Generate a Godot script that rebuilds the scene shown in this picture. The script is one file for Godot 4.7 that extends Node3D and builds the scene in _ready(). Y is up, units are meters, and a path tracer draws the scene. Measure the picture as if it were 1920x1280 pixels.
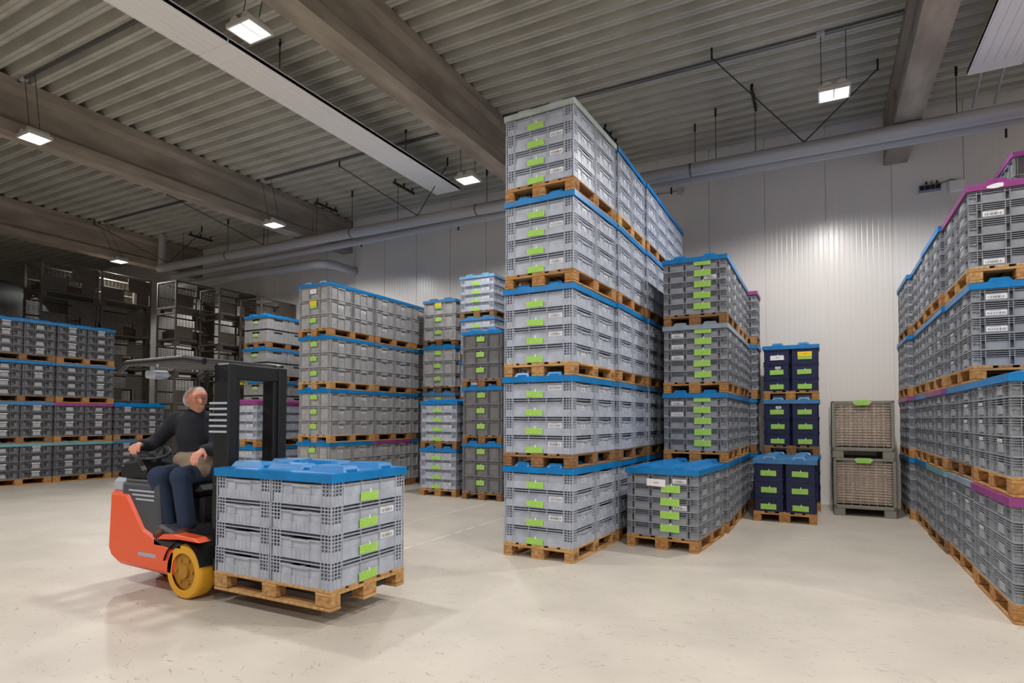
extends Node3D
# Distribution hall with stacked pallets of crates. Axes: x to the right along the back wall, y up, -z towards the back wall.
# W(x, h, z) takes z as the distance in front of the camera's wall-side, so z grows towards the back wall.

const WALL_Z := 11.4
const CEIL := 6.42
const PAL_H := 0.14
const LID_H := 0.03
var M := {}
var mesh_cache := {}
var rng := RandomNumberGenerator.new()
var names_used := {}
const ORD := ["", "first", "second", "third", "fourth", "fifth", "sixth"]

func W(x: float, h: float, z: float) -> Vector3:
	return Vector3(x, h, -z)

func _ready() -> void:
	rng.seed = 20240611
	# ---- camera
	var cam := Camera3D.new()
	cam.name = "camera"
	var near := 0.05
	var f := 1114.38
	cam.projection = Camera3D.PROJECTION_FRUSTUM
	cam.keep_aspect = Camera3D.KEEP_HEIGHT
	cam.near = near
	cam.far = 100.0
	cam.size = 2.0 * near * 640.0 / f
	cam.frustum_offset = Vector2(0.0, near * 109.69 / f)
	cam.basis = Basis(Vector3.UP, 0.4795) * Basis(Vector3.RIGHT, 0.0314) * Basis(Vector3.BACK, 0.0033)
	cam.position = Vector3(0, 1.4217, 0)
	cam.current = true
	add_child(cam)
	# ---- environment
	var we := WorldEnvironment.new()
	we.name = "world_environment"
	var env := Environment.new()
	env.background_mode = Environment.BG_COLOR
	env.background_color = Color(0.02, 0.02, 0.022)
	env.tonemap_mode = Environment.TONE_MAPPER_LINEAR
	env.tonemap_exposure = 1.0
	env.sdfgi_enabled = true
	env.ssao_enabled = true
	env.ssil_enabled = true
	we.environment = env
	add_child(we)
	make_materials()
	# ---- hall lamps (each a fitting with its own area light)
	build_lamps()
	build_shell()
	build_ceiling_things()
	build_wall_things()
	build_stacks()
	build_mesh_boxes()
	build_forklift()
	build_driver()

# ------------------------------------------------------------------ helpers
func numbered(n: String) -> String:
	if not names_used.has(n):
		names_used[n] = 0
		return n
	names_used[n] += 1
	return "%s_%03d" % [n, names_used[n]]

func tag(o: Node, label := "", category := "", group := "", kind := "") -> Node:
	if label != "": o.set_meta("label", label)
	if category != "": o.set_meta("category", category)
	if group != "": o.set_meta("group", group)
	if kind != "": o.set_meta("kind", kind)
	return o

func thing(called: String, pos: Vector3, turn := 0.0) -> Node3D:
	var o := Node3D.new()
	o.name = numbered(called)
	o.position = pos
	o.rotation.y = turn
	add_child(o)
	return o

func part(called: String, m: Mesh, mat: Material, parent: Node, pos := Vector3.ZERO, turn := 0.0) -> MeshInstance3D:
	var o := MeshInstance3D.new()
	o.name = numbered(called) if parent == self else called
	o.mesh = m
	o.material_override = mat
	o.position = pos
	o.rotation.y = turn
	parent.add_child(o, true)
	return o

func begin() -> SurfaceTool:
	var st := SurfaceTool.new()
	st.begin(Mesh.PRIMITIVE_TRIANGLES)
	return st

# corners counter-clockwise as seen from outside
func quad(st: SurfaceTool, a: Vector3, b: Vector3, c: Vector3, d: Vector3, uv := Rect2(0, 0, 1, 1)) -> void:
	var n := (b - a).cross(c - a)
	if n.length_squared() < 1e-16: n = (c - a).cross(d - a)
	n = n.normalized()
	var us := [Vector2(uv.position.x, uv.end.y), uv.end, Vector2(uv.end.x, uv.position.y), uv.position]
	var ps := [a, b, c, d]
	for i in [0, 2, 1, 0, 3, 2]:
		st.set_normal(n)
		st.set_uv(us[i])
		st.add_vertex(ps[i])

func tri(st: SurfaceTool, a: Vector3, b: Vector3, c: Vector3) -> void:
	var n := (b - a).cross(c - a).normalized()
	for p in [a, c, b]:
		st.set_normal(n)
		st.set_uv(Vector2(p.x, p.y))
		st.add_vertex(p)

func tbox(st: SurfaceTool, t: Transform3D, a: Vector3, b: Vector3, back := true) -> void:
	var p := []
	for i in 8:
		p.append(t * Vector3(b.x if i & 1 else a.x, b.y if i & 2 else a.y, b.z if i & 4 else a.z))
	quad(st, p[4], p[5], p[7], p[6])
	if back: quad(st, p[1], p[0], p[2], p[3])
	quad(st, p[5], p[1], p[3], p[7])
	quad(st, p[0], p[4], p[6], p[2])
	quad(st, p[6], p[7], p[3], p[2])
	quad(st, p[0], p[1], p[5], p[4])

func box(st: SurfaceTool, a: Vector3, b: Vector3) -> void:
	tbox(st, Transform3D(), Vector3(minf(a.x, b.x), minf(a.y, b.y), minf(a.z, b.z)), Vector3(maxf(a.x, b.x), maxf(a.y, b.y), maxf(a.z, b.z)))

# box with bevelled edges: all twelve edges cut by c
func bevel_box(st: SurfaceTool, a: Vector3, b: Vector3, c: float) -> void:
	var m := (a + b) / 2.0
	var h := (b - a).abs() / 2.0
	c = minf(c, minf(h.x, minf(h.y, h.z)) * 0.9)
	for ax in 3:
		var u := (ax + 1) % 3
		var v := (ax + 2) % 3
		for s in [-1.0, 1.0]:
			var q := []
			for k in [[-1, -1], [1, -1], [1, 1], [-1, 1]]:
				var p := Vector3.ZERO
				p[ax] = s * h[ax]
				p[u] = k[0] * (h[u] - c)
				p[v] = k[1] * (h[v] - c)
				q.append(m + p)
			if s > 0: quad(st, q[0], q[1], q[2], q[3])
			else: quad(st, q[3], q[2], q[1], q[0])
		# edges running along ax
		for su in [-1.0, 1.0]:
			for sv in [-1.0, 1.0]:
				var e := []
				for k in [[-1, 0], [1, 0], [1, 1], [-1, 1]]:
					var p := Vector3.ZERO
					p[ax] = k[0] * (h[ax] - c)
					p[u] = su * (h[u] - (c if k[1] == 1 else 0.0))
					p[v] = sv * (h[v] - (0.0 if k[1] == 1 else c))
					e.append(m + p)
				if su * sv < 0: quad(st, e[0], e[1], e[2], e[3])
				else: quad(st, e[3], e[2], e[1], e[0])
	for sx in [-1.0, 1.0]:
		for sy in [-1.0, 1.0]:
			for sz in [-1.0, 1.0]:
				var p0 := m + Vector3(sx * h.x, sy * (h.y - c), sz * (h.z - c))
				var p1 := m + Vector3(sx * (h.x - c), sy * h.y, sz * (h.z - c))
				var p2 := m + Vector3(sx * (h.x - c), sy * (h.y - c), sz * h.z)
				if sx * sy * sz > 0: tri(st, p0, p1, p2)
				else: tri(st, p0, p2, p1)

func tube(st: SurfaceTool, a: Vector3, b: Vector3, r: float, n := 8, r2 := -1.0, caps := true) -> void:
	if r2 < 0.0: r2 = r
	var d := (b - a).normalized()
	var u := d.cross(Vector3.UP if absf(d.y) < 0.9 else Vector3.RIGHT).normalized()
	var v := d.cross(u)
	for i in n:
		var t0 := TAU * i / n
		var t1 := TAU * (i + 1) / n
		var e0 := u * cos(t0) + v * sin(t0)
		var e1 := u * cos(t1) + v * sin(t1)
		var ps := [a + e0 * r, b + e0 * r2, b + e1 * r2, a + e1 * r]
		var ns := [e0, e0, e1, e1]
		for k in [0, 1, 2, 0, 2, 3]:
			st.set_normal(ns[k])
			st.set_uv(Vector2(float(k), t0))
			st.add_vertex(ps[k])
		if caps:
			tri(st, b, b + e0 * r2, b + e1 * r2)
			tri(st, a, a + e1 * r, a + e0 * r)

func path_tube(st: SurfaceTool, pts: Array, r: float, n := 8) -> void:
	for i in pts.size() - 1:
		tube(st, pts[i], pts[i + 1], r, n)
		if i > 0: ball(st, pts[i], r, n)

func ball(st: SurfaceTool, c: Vector3, r: float, n := 8) -> void:
	for i in n:
		for j in n / 2:
			var p := []
			for k in [[0, 0], [1, 0], [1, 1], [0, 1]]:
				var t: float = TAU * (i + k[0]) / n
				var q: float = PI * (j + k[1]) / (n / 2)
				p.append(Vector3(cos(t) * sin(q), cos(q), sin(t) * sin(q)))
			for k in [0, 1, 2, 0, 2, 3]:
				st.set_normal(p[k])
				st.set_uv(Vector2.ZERO)
				st.add_vertex(c + p[k] * r)

# round pipe swept along a path, rings shared at the bends
func sweep(st: SurfaceTool, pts: Array, r: float, n := 16) -> void:
	var rings := []
	for i in pts.size():
		var d: Vector3 = (pts[mini(i + 1, pts.size() - 1)] - pts[maxi(i - 1, 0)]).normalized()
		var u := d.cross(Vector3.UP).normalized()
		var v := u.cross(d)
		var ring := []
		for k in n: ring.append(u * cos(TAU * k / n) + v * sin(TAU * k / n))
		rings.append(ring)
	for i in pts.size() - 1:
		for k in n:
			var j := (k + 1) % n
			var ns := [rings[i][k], rings[i][j], rings[i + 1][j], rings[i + 1][k]]
			var ps := [pts[i], pts[i], pts[i + 1], pts[i + 1]]
			for q in [0, 1, 2, 0, 2, 3]:
				st.set_normal(ns[q])
				st.set_uv(Vector2.ZERO)
				st.add_vertex(ps[q] + ns[q] * r)

# polygon in the x-y plane (counter-clockwise) pushed along z
func prism(st: SurfaceTool, pts: PackedVector2Array, z0: float, z1: float) -> void:
	var ix := Geometry2D.triangulate_polygon(pts)
	var cw := Geometry2D.is_polygon_clockwise(pts)
	for i in range(0, ix.size(), 3):
		var a := pts[ix[i]]
		var b := pts[ix[i + 1]]
		var c := pts[ix[i + 2]]
		if (b - a).cross(c - a) < 0:
			var t := b
			b = c
			c = t
		tri(st, Vector3(a.x, a.y, z1), Vector3(b.x, b.y, z1), Vector3(c.x, c.y, z1))
		tri(st, Vector3(a.x, a.y, z0), Vector3(c.x, c.y, z0), Vector3(b.x, b.y, z0))
	for i in pts.size():
		var a := pts[i]
		var b := pts[(i + 1) % pts.size()]
		if cw:
			var t := a
			a = b
			b = t
		quad(st, Vector3(a.x, a.y, z0), Vector3(b.x, b.y, z0), Vector3(b.x, b.y, z1), Vector3(a.x, a.y, z1))

# ring of a rounded rectangle, used for rims, ribs that run round a crate, and lids
func rrect(w: float, d: float, r: float, seg := 2) -> Array:
	var out := []
	for k in 4:
		var c := Vector2((w / 2 - r) * [1, -1, -1, 1][k], (d / 2 - r) * [1, 1, -1, -1][k])
		for i in seg + 1:
			var a := PI / 2 * (k + float(i) / seg)
			out.append(c + Vector2(cos(a), sin(a)) * r)
	return out

func band(st: SurfaceTool, w: float, d: float, r: float, y0: float, y1: float, inset: float, top := false, bottom := false) -> void:
	var o := rrect(w, d, r)
	var q := rrect(w - 2 * inset, d - 2 * inset, maxf(r - inset, 0.003))
	var n := o.size()
	for i in n:
		var a: Vector2 = o[i]
		var b: Vector2 = o[(i + 1) % n]
		var c: Vector2 = q[i]
		var e: Vector2 = q[(i + 1) % n]
		quad(st, Vector3(b.x, y0, b.y), Vector3(a.x, y0, a.y), Vector3(a.x, y1, a.y), Vector3(b.x, y1, b.y))
		if top: tri(st, Vector3(0, y1, 0), Vector3(b.x, y1, b.y), Vector3(a.x, y1, a.y))
		elif inset > 0: quad(st, Vector3(b.x, y1, b.y), Vector3(a.x, y1, a.y), Vector3(c.x, y1, c.y), Vector3(e.x, y1, e.y))
		if bottom: tri(st, Vector3(0, y0, 0), Vector3(a.x, y0, a.y), Vector3(b.x, y0, b.y))
		elif inset > 0: quad(st, Vector3(a.x, y0, a.y), Vector3(b.x, y0, b.y), Vector3(e.x, y0, e.y), Vector3(c.x, y0, c.y))

# box on one of a crate's four sides: u along the side, v up, din/dout = depth below the crate's full outline
func side_xf(side: int, w: float, d: float) -> Transform3D:
	var t := Transform3D(Basis(Vector3.UP, PI / 2 * side), Vector3.ZERO)
	return t.translated_local(Vector3(0, 0, d / 2 if side % 2 == 0 else w / 2))

func sbox(st: SurfaceTool, t: Transform3D, u0: float, u1: float, v0: float, v1: float, din: float, dout: float) -> void:
	tbox(st, t, Vector3(u0, v0, -din), Vector3(u1, v1, -dout), false)

func flat_box(w: float, h: float, t: float) -> ArrayMesh:   # a thin upright card; its front carries the whole texture
	var key := "card%.4f_%.4f_%.4f" % [w, h, t]
	if not mesh_cache.has(key):
		var st := begin()
		box(st, Vector3(-w / 2, 0, -t), Vector3(w / 2, h, 0))
		mesh_cache[key] = st.commit()
	return mesh_cache[key]

func std(c: Color, rough := 0.6, metal := 0.0) -> StandardMaterial3D:
	var m := StandardMaterial3D.new()
	m.albedo_color = c
	m.roughness = rough
	m.metallic = metal
	return m

func rgb(r: int, g: int, b: int) -> Color:
	return Color8(r, g, b)

func noise_tex(freq: float, lo: Color, hi: Color, size := 256, kind := FastNoiseLite.TYPE_SIMPLEX_SMOOTH, oct := 4, sd := 1) -> NoiseTexture2D:
	var n := FastNoiseLite.new()
	n.noise_type = kind
	n.frequency = freq
	n.fractal_octaves = oct
	n.seed = sd
	var t := NoiseTexture2D.new()
	t.width = size
	t.height = size
	t.seamless = true
	t.noise = n
	var g := Gradient.new()
	g.set_color(0, lo)
	g.set_color(1, hi)
	t.color_ramp = g
	return t

func tri_tex(m: StandardMaterial3D, t: Texture2D, scale: Vector3, world := true) -> StandardMaterial3D:
	m.albedo_texture = t
	m.uv1_triplanar = true
	m.uv1_world_triplanar = world
	m.uv1_scale = scale
	return m

# ------------------------------------------------------------------ materials
func card_image(w: int, h: int, base: Color, ink: Color, kind: String, sd: int) -> ImageTexture:
	var r := RandomNumberGenerator.new()
	r.seed = sd
	var im := Image.create(w, h, false, Image.FORMAT_RGB8)
	im.fill(base)
	if kind == "bar":
		im.fill_rect(Rect2i(w / 6, 5, int(w * 0.55), 3), ink.lerp(base, 0.4))
		var x := int(w * 0.1)
		while x < int(w * 0.9):
			var bw := r.randi_range(1, 4)
			im.fill_rect(Rect2i(x, int(h * 0.36), bw, int(h * 0.46)), ink)
			x += bw + r.randi_range(1, 5)
		x = int(w * 0.15)
		while x < int(w * 0.85):
			im.fill_rect(Rect2i(x, int(h * 0.88), 4, 3), ink.lerp(base, 0.3))
			x += 7
	elif kind == "text":
		var y := int(h * 0.14)
		while y < int(h * 0.9):
			var x := int(w * 0.06)
			while x < int(w * 0.9):
				var ww := r.randi_range(3, 14)
				if r.randf() < 0.8: im.fill_rect(Rect2i(x, y, ww, 2), ink.lerp(base, r.randf_range(0.3, 0.7)))
				x += ww + 3
			y += int(h * 0.15)
	elif kind == "word":
		for k in 5: im.fill_rect(Rect2i(int(w * 0.4) + k * 6, int(h * 0.45), 4, 5), ink)
	return ImageTexture.create_from_image(im)

func make_materials() -> void:
	# plastics
	var scuff := noise_tex(0.02, Color(0.86, 0.86, 0.86), Color(1, 1, 1), 256, FastNoiseLite.TYPE_SIMPLEX_SMOOTH, 5, 7)
	for e in [["light_grey", rgb(188, 195, 210), 0.42], ["ribbed_grey", rgb(154, 158, 167), 0.45], ["tall_grey", rgb(174, 174, 176), 0.45], ["dark_grey", rgb(128, 128, 131), 0.5], ["side_grey", rgb(120, 121, 126), 0.5], ["plate_grey", rgb(170, 172, 176), 0.5], ["navy", rgb(10, 26, 76), 0.35], ["smooth_grey", rgb(158, 158, 158), 0.5], ["black", rgb(22, 22, 24), 0.5], ["blue_lid", rgb(0, 128, 200), 0.38], ["worn_blue_lid", rgb(66, 132, 186), 0.45], ["pale_blue_lid", rgb(120, 172, 210), 0.5], ["purple_lid", rgb(154, 68, 138), 0.42], ["pale_lid", rgb(196, 208, 206), 0.5], ["grey_lid", rgb(150, 165, 182), 0.5], ["teal_lid", rgb(116, 168, 178), 0.5]]:
		M[e[0]] = tri_tex(std(e[1], e[2]), scuff, Vector3(1.1, 1.1, 1.1))
	M.white_patch = std(rgb(236, 236, 240), 0.7)
	M.clip = std(rgb(244, 244, 244), 0.5)
	for i in 3:
		var g := std(Color.WHITE, 0.7)
		g.albedo_texture = card_image(112, 48, rgb(166, 214, 98), rgb(90, 140, 50), "text", 11 + i)
		M["card%d" % i] = g
		var bb := std(Color.WHITE, 0.6)
		bb.albedo_texture = card_image(128, 44, rgb(232, 232, 236), rgb(40, 40, 48), "bar", 31 + i)
		M["bar%d" % i] = bb
	var yl := std(Color.WHITE, 0.7)
	yl.albedo_texture = card_image(112, 48, rgb(244, 208, 40), rgb(110, 80, 10), "word", 41)
	M.yellow_card = yl
	var wh := std(Color.WHITE, 0.7)
	wh.albedo_texture = card_image(112, 48, rgb(238, 236, 240), rgb(40, 40, 50), "word", 42)
	M.white_card = wh
	# timber: four weathered tones, grain along x and along z
	var grain := noise_tex(0.03, Color(0.68, 0.64, 0.6), Color(1, 1, 1), 256, FastNoiseLite.TYPE_SIMPLEX_SMOOTH, 5, 3)
	for e in [["wood0", rgb(226, 182, 122)], ["wood1", rgb(212, 162, 100)], ["wood2", rgb(172, 132, 88)], ["wood3", rgb(140, 114, 88)]]:
		M[e[0] + "x"] = tri_tex(std(e[1], 0.8), grain, Vector3(0.35, 3.5, 3.5))
		M[e[0] + "z"] = tri_tex(std(e[1], 0.8), grain, Vector3(3.5, 3.5, 0.35))
		M[e[0] + "b"] = tri_tex(std(Color(e[1].r * 0.95, e[1].g * 0.92, e[1].b * 0.9), 0.85), grain, Vector3(2.2, 2.2, 2.2))
	# building
	M.wall = std(rgb(238, 234, 230), 0.26)
	M.wall.metallic_specular = 0.55
	M.wall_core = std(rgb(150, 148, 144), 0.8)
	M.deck = tri_tex(std(rgb(196, 194, 184), 0.5), noise_tex(0.01, Color(0.86, 0.86, 0.86), Color(1, 1, 1), 256, FastNoiseLite.TYPE_SIMPLEX_SMOOTH, 4, 5), Vector3(0.5, 0.5, 0.5))
	M.concrete = tri_tex(std(rgb(174, 163, 150), 0.85), noise_tex(0.012, Color(0.74, 0.73, 0.72), Color(1, 1, 1), 512, FastNoiseLite.TYPE_SIMPLEX_SMOOTH, 5, 9), Vector3(0.45, 0.45, 0.12))
	M.floor = tri_tex(std(rgb(214, 206, 194), 0.42), floor_texture(), Vector3(1.0 / 6.0, 1.0 / 6.0, 1.0 / 6.0))
	M.joint = std(rgb(236, 232, 224), 0.7)
	M.paint_white = std(rgb(246, 244, 244), 0.45)
	M.pipe = std(rgb(176, 176, 178), 0.45, 0.1)
	M.steel = std(rgb(120, 120, 122), 0.4, 0.8)
	M.dark_steel = std(rgb(58, 60, 60), 0.5, 0.6)
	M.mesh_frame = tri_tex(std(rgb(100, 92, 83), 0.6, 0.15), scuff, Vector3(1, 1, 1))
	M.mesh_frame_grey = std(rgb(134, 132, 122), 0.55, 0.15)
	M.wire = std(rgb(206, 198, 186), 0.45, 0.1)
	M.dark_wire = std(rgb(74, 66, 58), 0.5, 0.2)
	M.rust = tri_tex(std(rgb(96, 72, 60), 0.8), grain, Vector3(2, 2, 2))
	M.liner = tri_tex(std(rgb(202, 182, 166), 0.9), noise_tex(0.03, Color(0.8, 0.8, 0.8), Color(1, 1, 1), 128, FastNoiseLite.TYPE_CELLULAR, 2, 15), Vector3(3, 3, 3))
	var glow := std(Color.WHITE, 0.4)
	glow.emission_enabled = true
	glow.emission = Color(1.0, 0.98, 0.95)
	glow.emission_energy_multiplier = 7.0
	M.lamp_glow = glow
	M.lamp_case = std(rgb(206, 204, 200), 0.4)
	# truck
	M.orange = std(rgb(240, 86, 30), 0.35)
	M.orange.clearcoat_enabled = true
	M.orange.clearcoat = 0.5
	M.truck_black = std(rgb(24, 25, 28), 0.45)
	M.truck_grey = std(rgb(70, 73, 80), 0.5)
	M.truck_pale = std(rgb(170, 178, 192), 0.45)
	M.yellow_wheel = std(rgb(226, 166, 40), 0.5)
	M.rubber = std(rgb(70, 62, 52), 0.9)
	M.skin = std(rgb(214, 150, 128), 0.55)
	M.skin.subsurf_scatter_enabled = true
	M.skin.subsurf_scatter_strength = 0.1
	M.hair = std(rgb(196, 194, 196), 0.8)
	M.jacket = tri_tex(std(rgb(30, 34, 44), 0.9), scuff, Vector3(6, 6, 6), false)
	M.trousers = tri_tex(std(rgb(40, 56, 84), 0.9), scuff, Vector3(6, 6, 6), false)
	M.pouch = std(rgb(140, 124, 106), 0.85)
	M.shoe = std(rgb(92, 52, 44), 0.7)
	M.eye = std(rgb(40, 32, 30), 0.3)
	M.led = std(Color.WHITE, 0.4)
	M.led.emission_enabled = true
	M.led.emission = Color(0.6, 0.75, 1.0)
	M.led.emission_energy_multiplier = 2.0
	M.cable = std(rgb(60, 60, 62), 0.6)
	M.plug_orange = std(rgb(196, 110, 70), 0.6)
	M.socket_frame = std(rgb(140, 148, 166), 0.4)
	M.socket_dark = std(rgb(14, 18, 40), 0.4)
	M.paper = std(rgb(222, 222, 226), 0.8)
	M.bag = std(rgb(190, 210, 236), 0.25)
	M.yellow_strip = std(rgb(220, 210, 60), 0.5)
	M.ink = std(rgb(46, 34, 24), 0.9)
	M.tank = std(rgb(92, 94, 95), 0.7)

func floor_texture() -> ImageTexture:
	var n := FastNoiseLite.new()
	n.frequency = 0.006
	n.fractal_octaves = 5
	n.seed = 5
	var s := 1024
	var src := n.get_seamless_image(s, s).get_data()
	var px := PackedByteArray()
	px.resize(s * s)
	for i in s * s: px[i] = 228 + (src[i] >> 4) + (src[i] >> 6)
	var r := RandomNumberGenerator.new()
	r.seed = 77
	for k in 2600:
		var x := r.randf() * s
		var y := r.randf() * s
		var a := r.randfn(0.0, 0.45)
		var len := r.randf_range(2, 13)
		var deep := r.randf_range(0.06, 0.26)
		var th := 1 if r.randf() < 0.88 else 2
		var bend := r.randf_range(-0.06, 0.06)
		for q in int(len):
			a += bend + r.randf_range(-0.15, 0.15)
			x += cos(a)
			y += sin(a)
			if r.randf() < 0.25: continue
			for j in th:
				var at := (int(x) % s + s) % s + ((int(y) + j) % s + s) % s * s
				px[at] = int(px[at] * (1.0 - deep))
	for k in 500:
		var at := r.randi() % (s * s)
		px[at] = int(px[at] * 0.75)
	var im := Image.create_from_data(s, s, false, Image.FORMAT_L8, px)
	im.convert(Image.FORMAT_RGB8)
	return ImageTexture.create_from_image(im)

# ------------------------------------------------------------------ lamps
const LAMP_H := 5.5
const LAMP_POWER := 9.3
func build_lamps() -> void:
	var seen := [
		[-5.3, 4.17, "largest hall lamp, hanging beside the long white ceiling panel at the upper left"],
		[-10.17, 4.38, "hall lamp hanging at the far left before the middle concrete beam"],
		[-10.22, 8.72, "small hall lamp hanging before the far end of the middle concrete beam"],
		[-5.31, 8.56, "hall lamp hanging just left of the tallest tower of crates"],
		[-16.25, 8.95, "smallest hall lamp, hanging over the dark mesh boxes at the left"],
		[0.19, 8.35, "hall lamp hanging on two rods before the right concrete beam"]]
	for e in seen: lamp(e[0], e[1], e[2], "hanging hall lamps")
	var far := ["just above the camera", "over the right row of crates", "beyond the right row of crates, nearest the wall", "at the left, level with the camera", "left of the camera, level with it", "straight over the camera position", "right of the camera, level with it", "behind the camera at the left", "right behind the camera"]
	var n := 0
	for e in [[0.2, 4.2], [5.3, 4.2], [5.3, 8.4], [-10.2, 0.0], [-5.3, 0.0], [0.2, 0.0], [5.3, 0.0], [-5.3, -4.2], [0.2, -4.2]]:
		lamp(e[0], e[1], "hall lamp out of the picture " + far[n], "hall lamps out of the picture")
		n += 1

func lamp(x: float, z: float, label: String, group: String) -> void:
	var t := thing("hall_lamp", W(x, LAMP_H, z))
	tag(t, label, "lamp", group)
	if not mesh_cache.has("lamp_case"):
		var st := begin()
		var w := 0.36
		var d := 0.31
		var lip := 0.02
		# open frame, 22 mm wide, hanging 35 mm below the glowing faces
		bevel_box(st, Vector3(-w / 2, -0.015, -d / 2), Vector3(-w / 2 + lip, 0.03, d / 2), 0.003)
		bevel_box(st, Vector3(w / 2 - lip, -0.015, -d / 2), Vector3(w / 2, 0.03, d / 2), 0.003)
		bevel_box(st, Vector3(-w / 2 + lip, -0.015, -d / 2), Vector3(w / 2 - lip, 0.03, -d / 2 + lip), 0.003)
		bevel_box(st, Vector3(-w / 2 + lip, -0.015, d / 2 - lip), Vector3(w / 2 - lip, 0.03, d / 2), 0.003)
		box(st, Vector3(-w / 2, 0.03, -d / 2), Vector3(w / 2, 0.036, d / 2))
		mesh_cache.lamp_case = st.commit()
		st = begin()
		for s in [-1.0, 1.0]:   # two vaulted driver housings
			for k in 6:
				var a0 := PI * k / 6.0
				var a1 := PI * (k + 1) / 6.0
				var y0 := 0.036 + 0.075 * sin(a0)
				var y1 := 0.036 + 0.075 * sin(a1)
				var x0: float = s * 0.085 - 0.07 * cos(a0)
				var x1: float = s * 0.085 - 0.07 * cos(a1)
				quad(st, Vector3(x0, y0, 0.13), Vector3(x1, y1, 0.13), Vector3(x1, y1, -0.13), Vector3(x0, y0, -0.13))
				tri(st, Vector3(s * 0.085, 0.036, 0.13), Vector3(x1, y1, 0.13), Vector3(x0, y0, 0.13))
				tri(st, Vector3(s * 0.085, 0.036, -0.13), Vector3(x0, y0, -0.13), Vector3(x1, y1, -0.13))
		mesh_cache.lamp_top = st.commit()
		st = begin()
		box(st, Vector3(-0.072, 0.018, -0.13), Vector3(0.072, 0.03, 0.13))
		mesh_cache.lamp_face = st.commit()
		st = begin()
		box(st, Vector3(-0.008, 0.012, -0.13), Vector3(0.008, 0.03, 0.13))
		mesh_cache.lamp_bar = st.commit()
	part("frame", mesh_cache.lamp_case, M.lamp_case, t)
	part("housing", mesh_cache.lamp_top, M.lamp_case, t)
	for s in [-1.0, 1.0]: part("light_panel", mesh_cache.lamp_face, M.lamp_glow, t, Vector3(s * 0.083, 0, 0))
	part("divider", mesh_cache.lamp_bar, M.lamp_case, t)
	var cz := 8.5 if z > 6.0 else (4.3 if z > 2.0 else z)
	for s in [-1.0, 1.0]:
		var ws := begin()
		tube(ws, Vector3(s * 0.14, 0.1, 0), Vector3(s * 0.14, 0.885 if z > 2.0 else CEIL - LAMP_H + 0.01, z - cz), 0.005, 6)
		part("suspension_wire", ws.commit(), M.dark_steel, t)
	var l := SpotLight3D.new()
	l.name = "lamp_light"
	l.spot_angle = 80.0
	l.spot_angle_attenuation = 0.35
	l.light_size = 0.13
	l.spot_range = 40.0
	l.spot_attenuation = 2.0
	l.rotation.x = -PI / 2
	l.position = Vector3(0, -0.03, 0)
	l.light_color = Color(1.0, 0.985, 0.97)
	l.light_energy = LAMP_POWER * (1.25 if x > 0.0 and x < 1.0 and z > 8.0 else 1.0)
	l.shadow_enabled = true
	t.add_child(l)

# ------------------------------------------------------------------ building shell
func structure(called: String, st: SurfaceTool, m: Material) -> MeshInstance3D:
	var o := part(called, st.commit(), m, self)
	o.set_meta("kind", "structure")
	return o

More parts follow.
